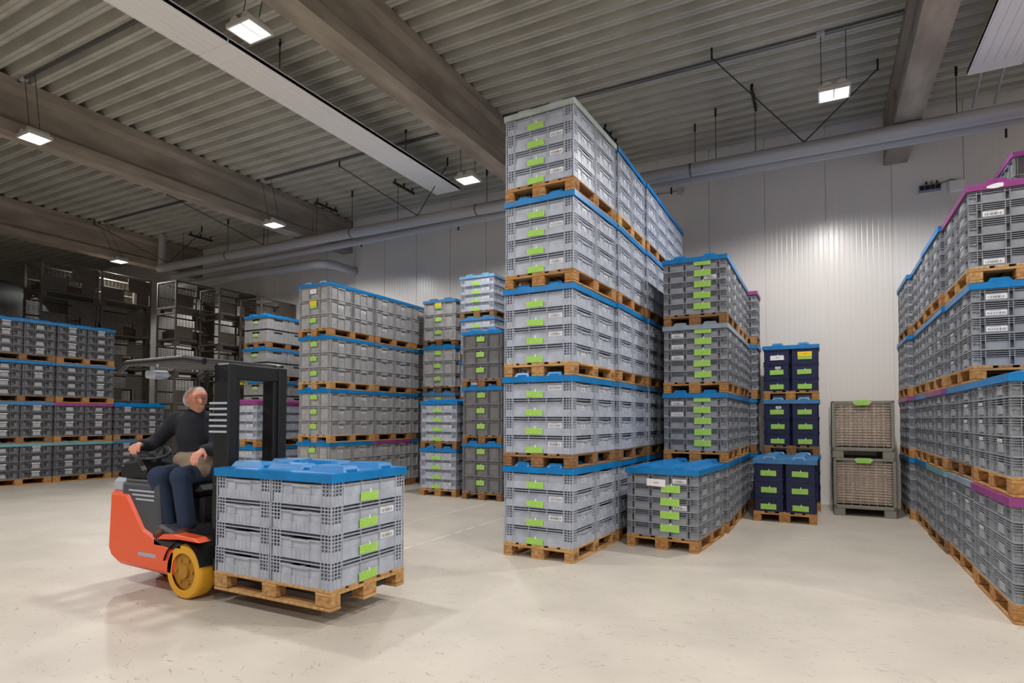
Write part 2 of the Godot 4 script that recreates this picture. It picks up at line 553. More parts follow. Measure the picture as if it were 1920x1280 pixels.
const X0 := -24.0
const X1 := 9.0
const Z0 := -9.5
func build_shell() -> void:
	var st := begin()
	box(st, W(X0 - 0.3, -0.3, Z0 - 0.3), W(X1 + 0.3, 0.0, WALL_Z + 0.4))
	structure("floor", st, M.floor)
	# joints in the floor: pale filled saw cuts running towards the back wall
	for e in [[-5.0, 5.0, 9.0], [-4.05, 3.9, 8.9]]:
		st = begin()
		var z: float = e[1]
		while z < e[2]:
			var l := rng.randf_range(0.15, 0.5)
			var w := rng.randf_range(0.008, 0.022)
			var dx := rng.randf_range(-0.006, 0.006)
			box(st, W(e[0] + dx - w / 2, -0.01, z), W(e[0] + dx + w / 2, 0.0012, minf(z + l, e[2])))
			z += l + rng.randf_range(0.0, 0.12)
		structure("trim_%d" % (1 if e[0] < -4.5 else 2), st, M.joint)
	st = begin()
	box(st, W(X0 - 0.3, 0, WALL_Z + 0.09), W(X1 + 0.3, 7.0, WALL_Z + 0.4))
	var back := structure("wall_back", st, M.wall_core)
	st = begin()
	box(st, W(X0 - 0.3, 0, Z0), W(X0, 7.0, WALL_Z + 0.09))
	structure("wall_left", st, M.wall_core)
	st = begin()
	box(st, W(X1, 0, Z0), W(X1 + 0.3, 7.0, WALL_Z + 0.09))
	structure("wall_right", st, M.wall)
	st = begin()
	box(st, W(X0 - 0.3, 0, Z0 - 0.3), W(X1 + 0.3, 7.0, Z0))
	structure("wall_front", st, M.wall)
	# back wall: sandwich panels with micro-ribs, 0.957 m apart
	var pw := 0.957
	st = begin()
	var prof := []   # (x, z out of the wall)
	prof.append(Vector2(-pw / 2, -0.02))
	prof.append(Vector2(-pw / 2 + 0.004, -0.02))
	prof.append(Vector2(-pw / 2 + 0.007, 0.0))
	for k in 12:
		var c := -pw / 2 + pw * (k + 0.5) / 12.0
		for q in [[-0.012, 0.0], [-0.004, -0.0009], [0.004, -0.0009], [0.012, 0.0]]: prof.append(Vector2(c + q[0], q[1]))
	prof.append(Vector2(pw / 2 - 0.007, 0.0))
	prof.append(Vector2(pw / 2 - 0.004, -0.02))
	prof.append(Vector2(pw / 2, -0.02))
	for i in prof.size() - 1:
		var a: Vector2 = prof[i]
		var b: Vector2 = prof[i + 1]
		quad(st, Vector3(a.x, 0, a.y), Vector3(b.x, 0, b.y), Vector3(b.x, 6.62, b.y), Vector3(a.x, 6.62, a.y))
	box(st, Vector3(-pw / 2, 0, -0.09), Vector3(pw / 2, 6.62, -0.021))
	var panel := st.commit()
	var i0 := int(ceil((X0 - 0.109) / pw))
	var i1 := int(floor((X1 - 0.109) / pw))
	for i in range(i0, i1): part("panel", panel, M.wall, back, W(0.109 + (i + 0.5) * pw, 0, WALL_Z))
	# roof: slab above, trapezoidal sheets below as parts
	st = begin()
	box(st, W(X0 - 0.3, CEIL + 0.145, Z0 - 0.3), W(X1 + 0.3, CEIL + 0.4, WALL_Z + 0.4))
	var ceil_ := structure("ceiling", st, M.wall_core)
	st = begin()
	var p := 0.26
	var L := 5.89
	for k in 4:
		var pts := [[0.0, 0.135], [0.042, 0.135], [0.07, 0.0], [0.116, 0.0], [0.12, 0.012], [0.134, 0.012], [0.138, 0.0], [0.184, 0.0], [0.212, 0.135], [0.232, 0.135], [0.234, 0.141], [0.242, 0.141], [0.244, 0.135], [0.26, 0.135]]
		for i in pts.size() - 1:
			var a := Vector2(pts[i][0] + k * p, pts[i][1])
			var b := Vector2(pts[i + 1][0] + k * p, pts[i + 1][1])
			quad(st, Vector3(-L / 2, a.y, -a.x), Vector3(L / 2, a.y, -a.x), Vector3(L / 2, b.y, -b.x), Vector3(-L / 2, b.y, -b.x))
	var sheet := st.commit()
	var bx := [-22.58, -16.69, -10.8, -4.91, 0.98, 6.87]
	for b in bx:
		for k in 20:
			part("deck_sheet", sheet, M.deck, ceil_, W(b + L / 2 - (0.0), CEIL, Z0 + 0.1 + k * 1.04))
	for k in 20: part("deck_sheet", sheet, M.deck, ceil_, W(bx[0] - L / 2, CEIL, Z0 + 0.1 + k * 1.04))
	# precast beams under the deck
	var where := ["", "far left concrete roof beam above the dark mesh boxes", "middle left concrete roof beam crossing behind the hall lamps", "nearest large concrete roof beam, running to the tallest tower", "right concrete roof beam beside the lamp on two rods", "concrete roof beam beyond the right edge of the picture"]
	var half := 0.165
	var pr := PackedVector2Array([Vector2(-half, 0), Vector2(half - 0.0, 0), Vector2(half, 0.17), Vector2(0.1, 0.24), Vector2(0.1, 0.6), Vector2(half, 0.68), Vector2(half, CEIL - 5.6), Vector2(-half, CEIL - 5.6), Vector2(-half, 0.68), Vector2(-0.1, 0.6), Vector2(-0.1, 0.24), Vector2(-half, 0.17)])
	st = begin()
	prism(st, pr, -(WALL_Z - 1.3), -Z0)
	var girder := st.commit()
	st = begin()
	bevel_box(st, Vector3(-half, 0, -WALL_Z), Vector3(half, CEIL - 5.6, -(WALL_Z - 1.3)), 0.012)
	var block := st.commit()
	for i in range(1, 6):
		var o := thing("concrete_beam", Vector3(bx[i] + 0.145, 5.6, 0))
		tag(o, where[i], "beam", "concrete roof beams", "structure")
		part("girder", girder, M.concrete, o)
		part("end_block", block, M.concrete, o)

# ------------------------------------------------------------------ under the roof
func build_ceiling_things() -> void:
	# radiant heating panels
	radiant_panel(-6.66, [[-8.5, 4.72], [4.72, 10.0]], "long white ribbed radiant ceiling panel at the upper left")
	radiant_panel(2.06, [[-8.5, 9.7]], "white ribbed radiant ceiling panel in the upper right corner")
	# chains of the left panel
	for z in [5.45, 8.15]:
		for x in [-6.95, -6.33]:
			var st := begin()
			var h := 6.06
			while h < CEIL:
				tube(st, W(x, h, z), W(x, h + 0.035, z), 0.006, 5)
				ball(st, W(x, h + 0.042, z), 0.011, 6)
				h += 0.05
			box(st, W(x - 0.02, CEIL - 0.06, z - 0.004), W(x + 0.02, CEIL, z + 0.004))
			tag(part("chain", st.commit(), M.dark_steel, self), "dark chain of the long white ceiling panel, %s pair, %s edge" % ["nearer" if z < 7 else "farther", "left" if x < -6.6 else "right"], "chain", "chains of the ceiling panel")
	# conduits the lamps hang from
	for e in [[8.5, -16.5, 6.6, "thin conduit under the roof sheets carrying the far row of lamps"], [4.3, -16.5, 6.6, "thin conduit under the roof sheets carrying the near row of lamps"]]:
		var t := thing("conduit", W(0, 6.395, e[0]))
		tag(t, e[3], "conduit")
		var st := begin()
		tube(st, Vector3(e[1], 0, 0), Vector3(e[2], 0, 0), 0.024, 10)
		part("tube", st.commit(), M.steel, t)
		st = begin()
		bevel_box(st, Vector3(-0.05, -0.035, -0.045), Vector3(0.05, 0.02, 0.045), 0.006)
		var jb := st.commit()
		for x in ([-16.2, -10.3, -5.4, 0.05] if e[0] > 6 else [-10.35, -5.4, 0.1]): part("junction_box", jb, M.pipe, t, Vector3(x, 0, 0))
	# service pipes before the back wall
	var pz := 9.85
	var t1 := thing("service_pipe", W(0, 5.488, pz))
	tag(t1, "thick grey pipe running the length of the back wall, uppermost of the pipes", "pipe", "pipes along the back wall")
	var st := begin()
	tube(st, Vector3(-16.0, 0, 0), Vector3(8.8, 0, 0), 0.107, 18)
	part("pipe_run", st.commit(), M.pipe, t1)
	st = begin()
	tube(st, Vector3(-15.9, 0.0, 0), Vector3(-15.9, CEIL - 5.488 - 0.02, 0), 0.09, 14)
	part("riser", st.commit(), M.pipe, t1)
	for x in [-13.2, -9.1, -5.9, -1.84, 2.6]:
		st = begin()
		tube(st, Vector3(x - 0.015, 0, 0), Vector3(x + 0.015, 0, 0), 0.113, 18)
		part("pipe_clamp", st.commit(), M.steel, t1)
	st = begin()
	var t2 := thing("service_pipe", W(0, 5.49, 10.22))
	tag(t2, "thinner grey pipe tucked below and behind the thick pipe", "pipe", "pipes along the back wall")
	path_tube(st, [Vector3(-16.0, -0.16, 0), Vector3(-3.0, 0, 0), Vector3(8.8, 0.01, 0)], 0.078, 16)
	part("pipe_run", st.commit(), M.pipe, t2)
	for x in [-9.2, -6.6, -4.6, -2.25, 2.3]:
		st = begin()
		bevel_box(st, Vector3(x - 0.012, -0.19, -0.06), Vector3(x + 0.012, -0.06, -0.03), 0.003)
		part("pipe_bracket", st.commit(), M.dark_steel, t2)
	st = begin()
	var bend := [W(-16.0, 5.12, 10.4)]
	for k in 9: bend.append(W(-10.8 + 0.4 * sin(PI / 16 * k), 5.12, 10.8 - 0.4 * cos(PI / 16 * k)))
	bend.append(W(-10.4, 5.12, WALL_Z - 0.004))
	sweep(st, bend, 0.1, 18)
	tag(part("service_pipe", st.commit(), M.pipe, self), "lowest grey duct at the left, bending into the back wall", "pipe", "pipes along the back wall")
	# strut rails with hooks and rods
	var n := 0
	for e in [[-14.98, 10.0], [-10.16, 9.8], [-7.84, 9.7], [-3.2, 9.5], [-0.86, 9.33]]:
		var o := thing("strut_rail", W(e[0], CEIL - 0.09, e[1]))
		tag(o, ["dark strut rail under the roof above the far left mesh boxes", "dark strut rail under the roof between the small lamp and the wall", "dark strut rail under the roof beside the end of the white panel", "dark strut rail under the roof right of the tallest tower", "dark strut rail seen end-on left of the right lamp"][n], "bracket", "strut rails under the roof")
		n += 1
		st = begin()
		box(st, Vector3(-0.02, -0.02, -0.7), Vector3(0.02, 0.02, 0.0))
		part("rail", st.commit(), M.dark_steel, o)
		for q in [-0.06, -0.35, -0.64]:
			st = begin()
			tube(st, Vector3(0, 0.0, q), Vector3(0, 0.09, q), 0.012, 6)
			box(st, Vector3(-0.02, 0.05, q - 0.006), Vector3(0.02, 0.1, q + 0.006))
			part("hook", st.commit(), M.dark_steel, o)
		st = begin()
		tube(st, Vector3(0, 0, -(pz - e[1])), Vector3(0, -(CEIL - 0.09 - 5.59), -(pz - e[1])), 0.006, 6)
		part("threaded_rod", st.commit(), M.dark_steel, o)
	# single hanger rods
	n = 0
	for x in [-13.2, -12.2, -9.1, -5.9, -4.2, -1.84, -1.45, 1.75, 2.6]:
		st = begin()
		var z := pz if n % 2 == 0 else 10.22
		tube(st, W(x, 5.59 if n % 2 == 0 else 5.5, z), W(x, CEIL, z), 0.006, 6)
		box(st, W(x - 0.015, CEIL - 0.13, z - 0.015), W(x + 0.015, CEIL, z + 0.015))
		tag(part("hanger_rod", st.commit(), M.dark_steel, self), "thin threaded rod above the wall pipes, %s" % ["leftmost of all", "second from the left", "just left of the middle beam's end", "left of the white panel's end", "behind the tallest tower", "right of the tallest tower, thicker pipe", "right of the tallest tower, thinner pipe", "right of the right lamp", "in the upper right corner"][n], "rod", "pipe hanger rods")
		n += 1
	# sway braces
	n = 0
	for e in [[-0.18, [[-1.25, 8.2], [0.75, 9.5]], "pair of thin steel braces meeting on the pipe under the right lamp"], [-7.33, [[-8.19, 8.5], [-6.3, 9.4]], "pair of thin steel braces meeting on the pipe near the white panel's end"], [-11.9, [[-12.6, 7.9], [-11.2, 9.3]], "pair of thin steel braces beside the end of the middle beam"], [-15.6, [[-16.2, 8.3], [-14.3, 9.9]], "pair of thin steel braces at the left end of the pipe"]]:
		var o := thing("sway_brace", W(e[0], 5.594, pz))
		tag(o, e[2], "brace", "pipe sway braces")
		for q in e[1]:
			st = begin()
			tube(st, Vector3.ZERO, W(q[0], CEIL - 0.14, q[1]) - o.position, 0.009, 6)
			box(st, W(q[0] - 0.012, CEIL - 0.16, q[1] - 0.012) - o.position, W(q[0] + 0.012, CEIL - 0.001, q[1] + 0.012) - o.position)
			part("brace_rod", st.commit(), M.dark_steel, o)
		st = begin()
		ball(st, Vector3(0, 0.012, 0), 0.02, 8)
		part("joint", st.commit(), M.lamp_case, o)

func radiant_panel(x: float, runs: Array, label: String) -> void:
	var t := thing("radiant_panel", W(x, 6.0, 0))
	tag(t, label, "ceiling panel", "radiant ceiling panels")
	var w := 0.575
	for r in runs:
		var st := begin()
		var za: float = r[0] + 0.004
		var zb: float = r[1] - 0.004
		box(st, Vector3(-w / 2, 0.008, -zb), Vector3(w / 2, 0.05, -za))
		for k in 5:   # bottom plates with recessed joints
			var a := -w / 2 + 0.02 + (w - 0.04) * k / 5.0
			bevel_box(st, Vector3(a + 0.003, 0.0, -(zb - (0.25 if r[0] > 4 or runs.size() == 1 else 0.0))), Vector3(a + (w - 0.04) / 5.0 - 0.003, 0.012, -(za + (0.25 if r[0] > 0 else 0.0))), 0.003)
		for s in [-1.0, 1.0]: box(st, Vector3(s * w / 2, 0.0, -zb + 0.02), Vector3(s * (w / 2 - 0.018), 0.07, -za))
		part("panel_sheet", st.commit(), M.paint_white, t)
	var zb2: float = runs[-1][1]
	for s in [-0.12, 0.12]:
		var st := begin()
		tube(st, Vector3(s, 0.06, -zb2 + 0.3), Vector3(s, 0.06, -zb2), 0.018, 8)
		if x > 0: tube(st, Vector3(s, 0.06, -zb2), Vector3(s, 0.0 - 0.2, -10.25), 0.018, 8)
		part("feed_pipe", st.commit(), M.pipe, t)

func build_wall_things() -> void:
	var k := 1.0179
	# socket strip
	var zf := WALL_Z - 0.002
	var o := thing("socket_strip", W(1.41 * k, 5.08, zf))
	tag(o, "row of four dark sockets with plugs high on the back wall", "socket")
	var st := begin()
	bevel_box(st, Vector3(0, -0.02, -0.0), Vector3(0.29, 0.095, 0.05), 0.006)
	part("backplate", st.commit(), M.socket_frame, o)
	for i in 4:
		st = begin()
		bevel_box(st, Vector3(0.01 + i * 0.07, 0.008, 0.05), Vector3(0.071 + i * 0.07, 0.078, 0.056), 0.004)
		part("socket", st.commit(), M.socket_dark, o)
	var st2 := begin()
	tube(st2, Vector3(0.25, 0.04, 0.05), Vector3(0.25, 0.04, 0.1), 0.026, 10)
	part("plug", st2.commit(), M.truck_black, o)
	for e in [[0.1, M.cable], [0.17, M.plug_orange], [0.24, M.cable]]:
		st = begin()
		tube(st, Vector3(e[0], 0.095, 0.025), Vector3(e[0], 0.145, 0.025), 0.018, 8, 0.012)
		part("cable_gland", st.commit(), e[1], o)
	o = thing("access_point", W(1.79 * k, 5.0, zf))
	tag(o, "flat white wireless box with a tiny light high on the wall", "wireless box")
	st = begin()
	for p in [[Vector3(0, 0, 0), Vector3(0.225, 0.19, 0.04)]]: bevel_box(st, p[0], p[1], 0.018)
	part("case", st.commit(), M.socket_frame if false else M.paint_white, o)
	st = begin()
	ball(st, Vector3(0.11, 0.022, 0.04), 0.004, 8)
	part("status_led", st.commit(), M.led, o)
	st = begin()
	path_tube(st, [W(1.41 * k + 0.25, 5.13, zf - 0.07), W(1.79 * k - 0.08, 5.17, zf - 0.03), W(1.79 * k - 0.02, 5.19, zf - 0.03), W(1.79 * k + 0.04, 5.21, zf - 0.02), W(1.79 * k + 0.1, 5.19, zf - 0.02)], 0.006, 6)
	tag(part("power_cable", st.commit(), M.cable, self), "short dark cable from the sockets to the white wireless box", "cable")
	o = thing("detector", W(-2.29 * k, 5.76, zf))
	tag(o, "round pale detector at the end of a thin wall tube", "detector")
	st = begin()
	tube(st, Vector3(0, 0, 0), Vector3(0, 0, 0.05), 0.07, 20, 0.06)
	part("disc", st.commit(), M.lamp_case, o)
	st = begin()
	tube(st, Vector3(-0.06, 0.0, 0.02), Vector3(-1.6, 0.0, 0.02), 0.012, 8)
	part("tube", st.commit(), M.pipe, o)
	# grey tank at the far left, half hidden in the dark
	o = thing("round_tank", W(-18.95, 0, 7.4))
	tag(o, "large round grey tank with a curved top in the dark left corner", "tank")
	st = begin()
	var rr := 1.35
	var prof := [[rr, 0.0], [rr, 3.4], [1.3, 3.85], [1.2, 4.1], [1.05, 4.36], [0.85, 4.6], [0.5, 4.85], [0.25, 4.95], [0.001, 5.0]]
	for i in prof.size() - 1:
		for j in 36:
			var a0 := TAU * j / 36
			var a1 := TAU * (j + 1) / 36
			var r0: float = prof[i][0]
			var r1: float = prof[i + 1][0]
			quad(st, Vector3(r0 * cos(a1), prof[i][1], r0 * sin(a1)), Vector3(r0 * cos(a0), prof[i][1], r0 * sin(a0)), Vector3(r1 * cos(a0), prof[i + 1][1], r1 * sin(a0)), Vector3(r1 * cos(a1), prof[i + 1][1], r1 * sin(a1)))
	part("shell", st.commit(), M.tank, o)
	for h in [1.1, 2.2, 3.2]:
		st = begin()
		tube(st, Vector3(0, h - 0.03, 0), Vector3(0, h + 0.03, 0), rr + 0.02, 36, -1.0, false)
		part("hoop", st.commit(), M.steel, o)

# ------------------------------------------------------------------ pallets, lids, crates
func cached(key: String, maker: Callable) -> ArrayMesh:
	if not mesh_cache.has(key):
		var st := begin()
		maker.call(st)
		mesh_cache[key] = st.commit()
	return mesh_cache[key]

# euro pallet 0.8 x 1.2 (or 0.8 x 0.6): five top boards, stringers, nine blocks, three bottom boards
func pallet(pos: Vector3, turn: float, tone: int, label: String, group: String, L := 1.2, stamped := false) -> void:
	var t := thing("wooden_pallet", pos, turn)
	tag(t, label, "pallet", group)
	var mx: Material = M["wood%dx" % tone]
	var mz: Material = M["wood%dz" % tone]
	var mb: Material = M["wood%db" % tone]
	var mz2: Material = M["wood%dz" % ((tone + 1) % 4 if tone > 0 else 0)]
	var tb := func(w: float) -> ArrayMesh: return cached("tb%.3f_%.2f" % [w, L], func(st): bevel_box(st, Vector3(-w / 2, 0, -L / 2), Vector3(w / 2, 0.021, L / 2), 0.003))
	var k := 0
	for e in [[-0.3275, 0.145], [-0.17, 0.098], [0.0, 0.143], [0.17, 0.098], [0.3275, 0.145]]:
		part("top_board", tb.call(e[1]), mz2 if k % 3 == 1 else mz, t, Vector3(e[0], 0.119, 0))
		k += 1
	var zs := [-(L / 2 - 0.0725), 0.0, L / 2 - 0.0725]
	if L < 0.9: zs = [-(L / 2 - 0.0725), L / 2 - 0.0725]
	for z in zs:
		part("stringer_board", cached("sb", func(st): bevel_box(st, Vector3(-0.4, 0, -0.0725), Vector3(0.4, 0.021, 0.0725), 0.003)), mx, t, Vector3(0, 0.098, z))
		for x in [-0.35, 0.0, 0.35]:
			var w := 0.145 if x == 0.0 else 0.1
			var b := part("block", cached("bl%.3f" % w, func(st): bevel_box(st, Vector3(-w / 2, 0, -0.0725), Vector3(w / 2, 0.076, 0.0725), 0.006)), mb, t, Vector3(x, 0.022, z))
			if stamped and x > 0.3:
				var tm := TextMesh.new()
				tm.text = "EPAL" if z != 0.0 else "EUR"
				tm.font_size = 16
				tm.pixel_size = 0.0022
				tm.depth = 0.001
				part("stamp", tm, M.ink, b, Vector3(w / 2 + 0.0008, 0.038, 0), PI / 2)
				part("stamp_ring", cached("ring", func(st):
					for i in 24:
						var a0 := TAU * i / 24.0
						var a1 := TAU * (i + 1) / 24.0
						for q in [[0.05, 0.031], [0.046, 0.027]]: pass
						quad(st, Vector3(0, 0.027 * sin(a0), -0.046 * cos(a0)), Vector3(0, 0.031 * sin(a0), -0.05 * cos(a0)), Vector3(0, 0.031 * sin(a1), -0.05 * cos(a1)), Vector3(0, 0.027 * sin(a1), -0.046 * cos(a1)))), M.ink, b, Vector3(w / 2 + 0.0012, 0.038, 0))
	for x in [-0.35, 0.0, 0.35]:
		var w := 0.143 if x == 0.0 else 0.1
		part("bottom_board", tb.call(w), mz, t, Vector3(x, 0.0, 0))

# plastic load lid with two raised ridges that sit between a pallet's skids
func lid(pos: Vector3, turn: float, mat: String, label: String, L := 1.2, patch := false) -> void:
	var t := thing("load_lid", pos, turn)
	tag(t, label, "lid", "lids over the pallet loads")
	part("plate", cached("lid%.2f" % L, func(st):
		band(st, 0.826, L + 0.024, 0.012, -0.032, LID_H - 0.004, 0.02, true)
		band(st, 0.79, L - 0.012, 0.012, LID_H - 0.004, LID_H, 0.02, true)), M[mat], t)
	for s in [-1.0, 1.0]:
		part("ridge", cached("ridge%.2f" % L, func(st):
			var q := (L - 0.03) / 2.0
			for e in [[-q, -q * 0.42], [-q * 0.3, q * 0.3], [q * 0.42, q]]:
				var a := 0.0
				var lo := [Vector3(-0.09, a, e[1]), Vector3(0.09, a, e[1]), Vector3(0.09, a, e[0]), Vector3(-0.09, a, e[0])]
				var hi := [Vector3(-0.066, a + 0.04, e[1] - 0.024), Vector3(0.066, a + 0.04, e[1] - 0.024), Vector3(0.066, a + 0.04, e[0] + 0.024), Vector3(-0.066, a + 0.04, e[0] + 0.024)]
				for i in 4:
					var j := (i + 1) % 4
					quad(st, lo[i], lo[j], hi[j], hi[i])
				quad(st, hi[0], hi[1], hi[2], hi[3])
			box(st, Vector3(-0.05, 0, -q), Vector3(0.05, 0.018, q))), M[mat], t, Vector3(s * 0.187, LID_H, 0))
	if patch:
		for i in 4:
			var x := rng.randf_range(-0.36, 0.36)
			var w := rng.randf_range(0.02, 0.06)
			part("scuff", cached("patch%.3f" % w, func(st):
				var pts := PackedVector2Array()
				for j in 9: pts.append(Vector2(cos(TAU * j / 9), sin(TAU * j / 9) * 0.45) * w * (0.85 + 0.15 * sin(j * 1.7)))
				prism(st, pts, 0.0, 0.0015)), M.white_patch, t, Vector3(x, rng.randf_range(-0.02, 0.015), L / 2 + 0.012))

# the four kinds of crate; every mesh has its origin at the middle of the crate's bottom
func crate_mesh(kind: String, h: float) -> Array:   # [body, rim]
	var key := "%s%.3f" % [kind, h]
	if mesh_cache.has(key): return mesh_cache[key]
	var w := 0.796
	var d := 0.596
	var st := begin()
	var rim := begin()
	var sides := [side_xf(0, w, d), side_xf(1, w, d), side_xf(2, w, d), side_xf(3, w, d)]
	if kind == "light":
		band(st, w - 0.1, d - 0.1, 0.02, 0.0, h - 0.003, 0.01, true, true)
		band(st, w - 0.014, d - 0.014, 0.026, 0.0, h * 0.34, 0.044, false, true)
		for y in [[h - 0.007, h], [h - 0.031, h - 0.025], [h - 0.055, h - 0.049]]: band(rim, w, d, 0.024, y[0], y[1], 0.05)
		for i in 4:
			var t: Transform3D = sides[i]
			var long := i % 2 == 0
			var half := (w if long else d) / 2
			sbox(st, t, -half + 0.1, half - 0.1, 0.0, h - 0.05, 0.05, 0.013)
			for s in [-1.0, 1.0]:   # lattice at the corners
				for u in [0.006, 0.036, 0.068, 0.1]: sbox(st, t, s * (half - u) - 0.0035, s * (half - u) + 0.0035, 0.0, h - 0.004, 0.012, 0.004)
				for v in [0.46, 0.6]: sbox(st, t, minf(s * (half - 0.006), s * (half - 0.1)), maxf(s * (half - 0.006), s * (half - 0.1)), h * v - 0.003, h * v + 0.003, 0.012, 0.004)
			if long:
				for u in [-0.1, 0.105, -0.285, 0.29]: sbox(st, t, u - 0.003, u + 0.003, 0.0, h - 0.004, 0.05, 0.003)
			else:
				for u in [-0.19, 0.19, -0.085, 0.085]: sbox(st, t, u - 0.003, u + 0.003, 0.0, h - 0.05, 0.02, 0.003)
				for u in [-0.04, 0.0, 0.04]: sbox(st, t, u - 0.002, u + 0.002, 0.004, h * 0.3, 0.02, 0.004)
				sbox(st, t, -0.085, 0.085, h - 0.07, h - 0.049, 0.05, 0.0)   # grip
				for s in [-1.0, 1.0]: sbox(st, t, minf(s * 0.085, s * 0.19), maxf(s * 0.085, s * 0.19), h - 0.062, h - 0.049, 0.02, 0.001)
	elif kind == "ribbed":
		band(st, w - 0.11, d - 0.11, 0.015, 0.0, h - 0.003, 0.01, true, true)
		band(rim, w, d, 0.02, 0.0, 0.008, 0.055, false, true)
		for k in 4: band(rim, w, d, 0.02, h - 0.0055 - 0.018 * k, h - 0.018 * k, 0.055)
		for i in 4:
			var t: Transform3D = sides[i]
			var long := i % 2 == 0
			var half := (w if long else d) / 2
			var us := [-0.32, -0.12, 0.1, 0.3] if long else [-0.26, -0.11, 0.11, 0.26]
			for u in us:
				for e in [-0.017, 0.017]: sbox(st, t, u + e - 0.003, u + e + 0.003, 0.0, h - 0.01, 0.055, 0.001)
			if long:
				for e in [[-0.302, -0.138], [-0.102, 0.082], [0.118, 0.282], [-half + 0.02, -0.338], [0.318, half - 0.02]]: sbox(st, t, e[0], e[1], 0.004, h - 0.064, 0.055, 0.014)
				for s in [-1.0, 1.0]:   # catch with a little eye
					sbox(st, t, minf(s * 0.33, s * (half - 0.006)), maxf(s * 0.33, s * (half - 0.006)), h * 0.4, h * 0.4 + 0.005, 0.05, 0.001)
					for k in 6:
						var a0 := TAU * k / 6.0
						var a1 := TAU * (k + 1) / 6.0
						var c := Vector3(s * 0.358, h * 0.4 + 0.002, 0.0)
						tube(st, t * (c + Vector3(cos(a0) * 0.012, sin(a0) * 0.009, -0.002)), t * (c + Vector3(cos(a1) * 0.012, sin(a1) * 0.009, -0.002)), 0.0025, 4, -1.0, false)
			else:
				sbox(st, t, -0.09, 0.09, 0.004, h * 0.3, 0.055, 0.012)
				for s in [-1.0, 1.0]:
					sbox(st, t, minf(s * 0.2, s * 0.24), maxf(s * 0.2, s * 0.24), 0.004, h - 0.064, 0.055, 0.01)
					sbox(st, t, minf(s * 0.13, s * 0.2), maxf(s * 0.13, s * 0.2), 0.004, h * 0.26, 0.055, 0.012)   # dark grip openings above
					sbox(st, t, s * 0.165 - 0.002, s * 0.165 + 0.002, 0.0, h * 0.3, 0.055, 0.004)
					for q in 3: sbox(st, t, minf(s * 0.13, s * 0.25), maxf(s * 0.13, s * 0.25), h * (0.12 + 0.1 * q), h * (0.12 + 0.1 * q) + 0.003, 0.05, 0.004)
	elif kind == "tall":
		band(st, w - 0.05, d - 0.05, 0.02, 0.0, h - 0.003, 0.01, true, true)
		for y in [[h - 0.009, h], [h - 0.045, h - 0.037]]: band(rim, w, d, 0.018, y[0], y[1], 0.027)
		band(rim, w - 0.006, d - 0.006, 0.018, 0.0, 0.01, 0.026)
		for i in 4:
			var t: Transform3D = sides[i]
			var long := i % 2 == 0
			for u in ([-0.378, -0.358, -0.135, -0.112, 0.112, 0.135, 0.335, 0.36] if long else [-0.28, -0.255, -0.09, 0.09, 0.255, 0.28]): sbox(st, t, u - 0.005, u + 0.005, 0.0, h - 0.02, 0.027, 0.001)
			if not long:
				sbox(st, t, -0.085, 0.085, h - 0.062, h - 0.018, 0.027, -0.004)   # grip tongue
				sbox(st, t, -0.25, -0.09, h - 0.05, h - 0.037, 0.027, 0.001)
			else:
				for s in [-1.0, 1.0]: sbox(st, t, minf(s * 0.2, s * 0.34), maxf(s * 0.2, s * 0.34), h - 0.028, h - 0.018, 0.027, 0.0)
	elif kind == "navy":
		w = 0.394
		band(st, w - 0.02, d - 0.02, 0.02, 0.0, h - 0.002, 0.01, true, true)
		band(rim, w, d, 0.02, h - 0.03, h, 0.01)
		band(rim, w, d, 0.02, h - 0.058, h - 0.05, 0.01)
		for i in 4:
			var t: Transform3D = side_xf(i, w, d)
			sbox(st, t, -0.08, 0.08, h - 0.052, h - 0.008, 0.01, -0.004)
			for s in [-1.0, 1.0]:
				sbox(st, t, s * 0.17 - 0.006, s * 0.17 + 0.006, 0.01, h - 0.03, 0.01, 0.002)
				sbox(st, t, s * 0.145 - 0.003, s * 0.145 + 0.003, 0.01, h - 0.05, 0.01, 0.003)
	elif kind == "smooth":
		band(st, w - 0.01, d - 0.008, 0.012, 0.0, h - 0.035, 0.012, true, true)
		band(rim, w - 0.04, d - 0.04, 0.012, h - 0.035, h, 0.01, true)
		for i in 4:
			var t: Transform3D = side_xf(i, w - 0.01, d - 0.008)
			for s in [-1.0, 1.0]: sbox(rim, t, -0.06 + 0.05 * s - 0.012, 0.06 + 0.05 * s + 0.012, h - 0.098, h - 0.058, 0.01, -0.0008)
	mesh_cache[key] = [st.commit(), rim.commit()]
	return mesh_cache[key]

const HOW := {
	"light": ["stacking_crate", "light_grey", "light_grey", "pale grey"],
	"ribbed": ["ribbed_crate", "ribbed_grey", "ribbed_grey", "grey ribbed"],
	"side": ["ribbed_crate", "side_grey", "side_grey", "dull grey ribbed"],
	"tall": ["tall_crate", "tall_grey", "tall_grey", "mid grey deep"],
	"darktall": ["tall_crate", "dark_grey", "dark_grey", "dark grey deep"],
	"navy": ["navy_crate", "navy", "navy", "navy blue"],
	"smooth": ["smooth_box", "smooth_grey", "black", "smooth grey"]}
const LAYER := ["bottom", "second", "third", "fourth", "fifth"]

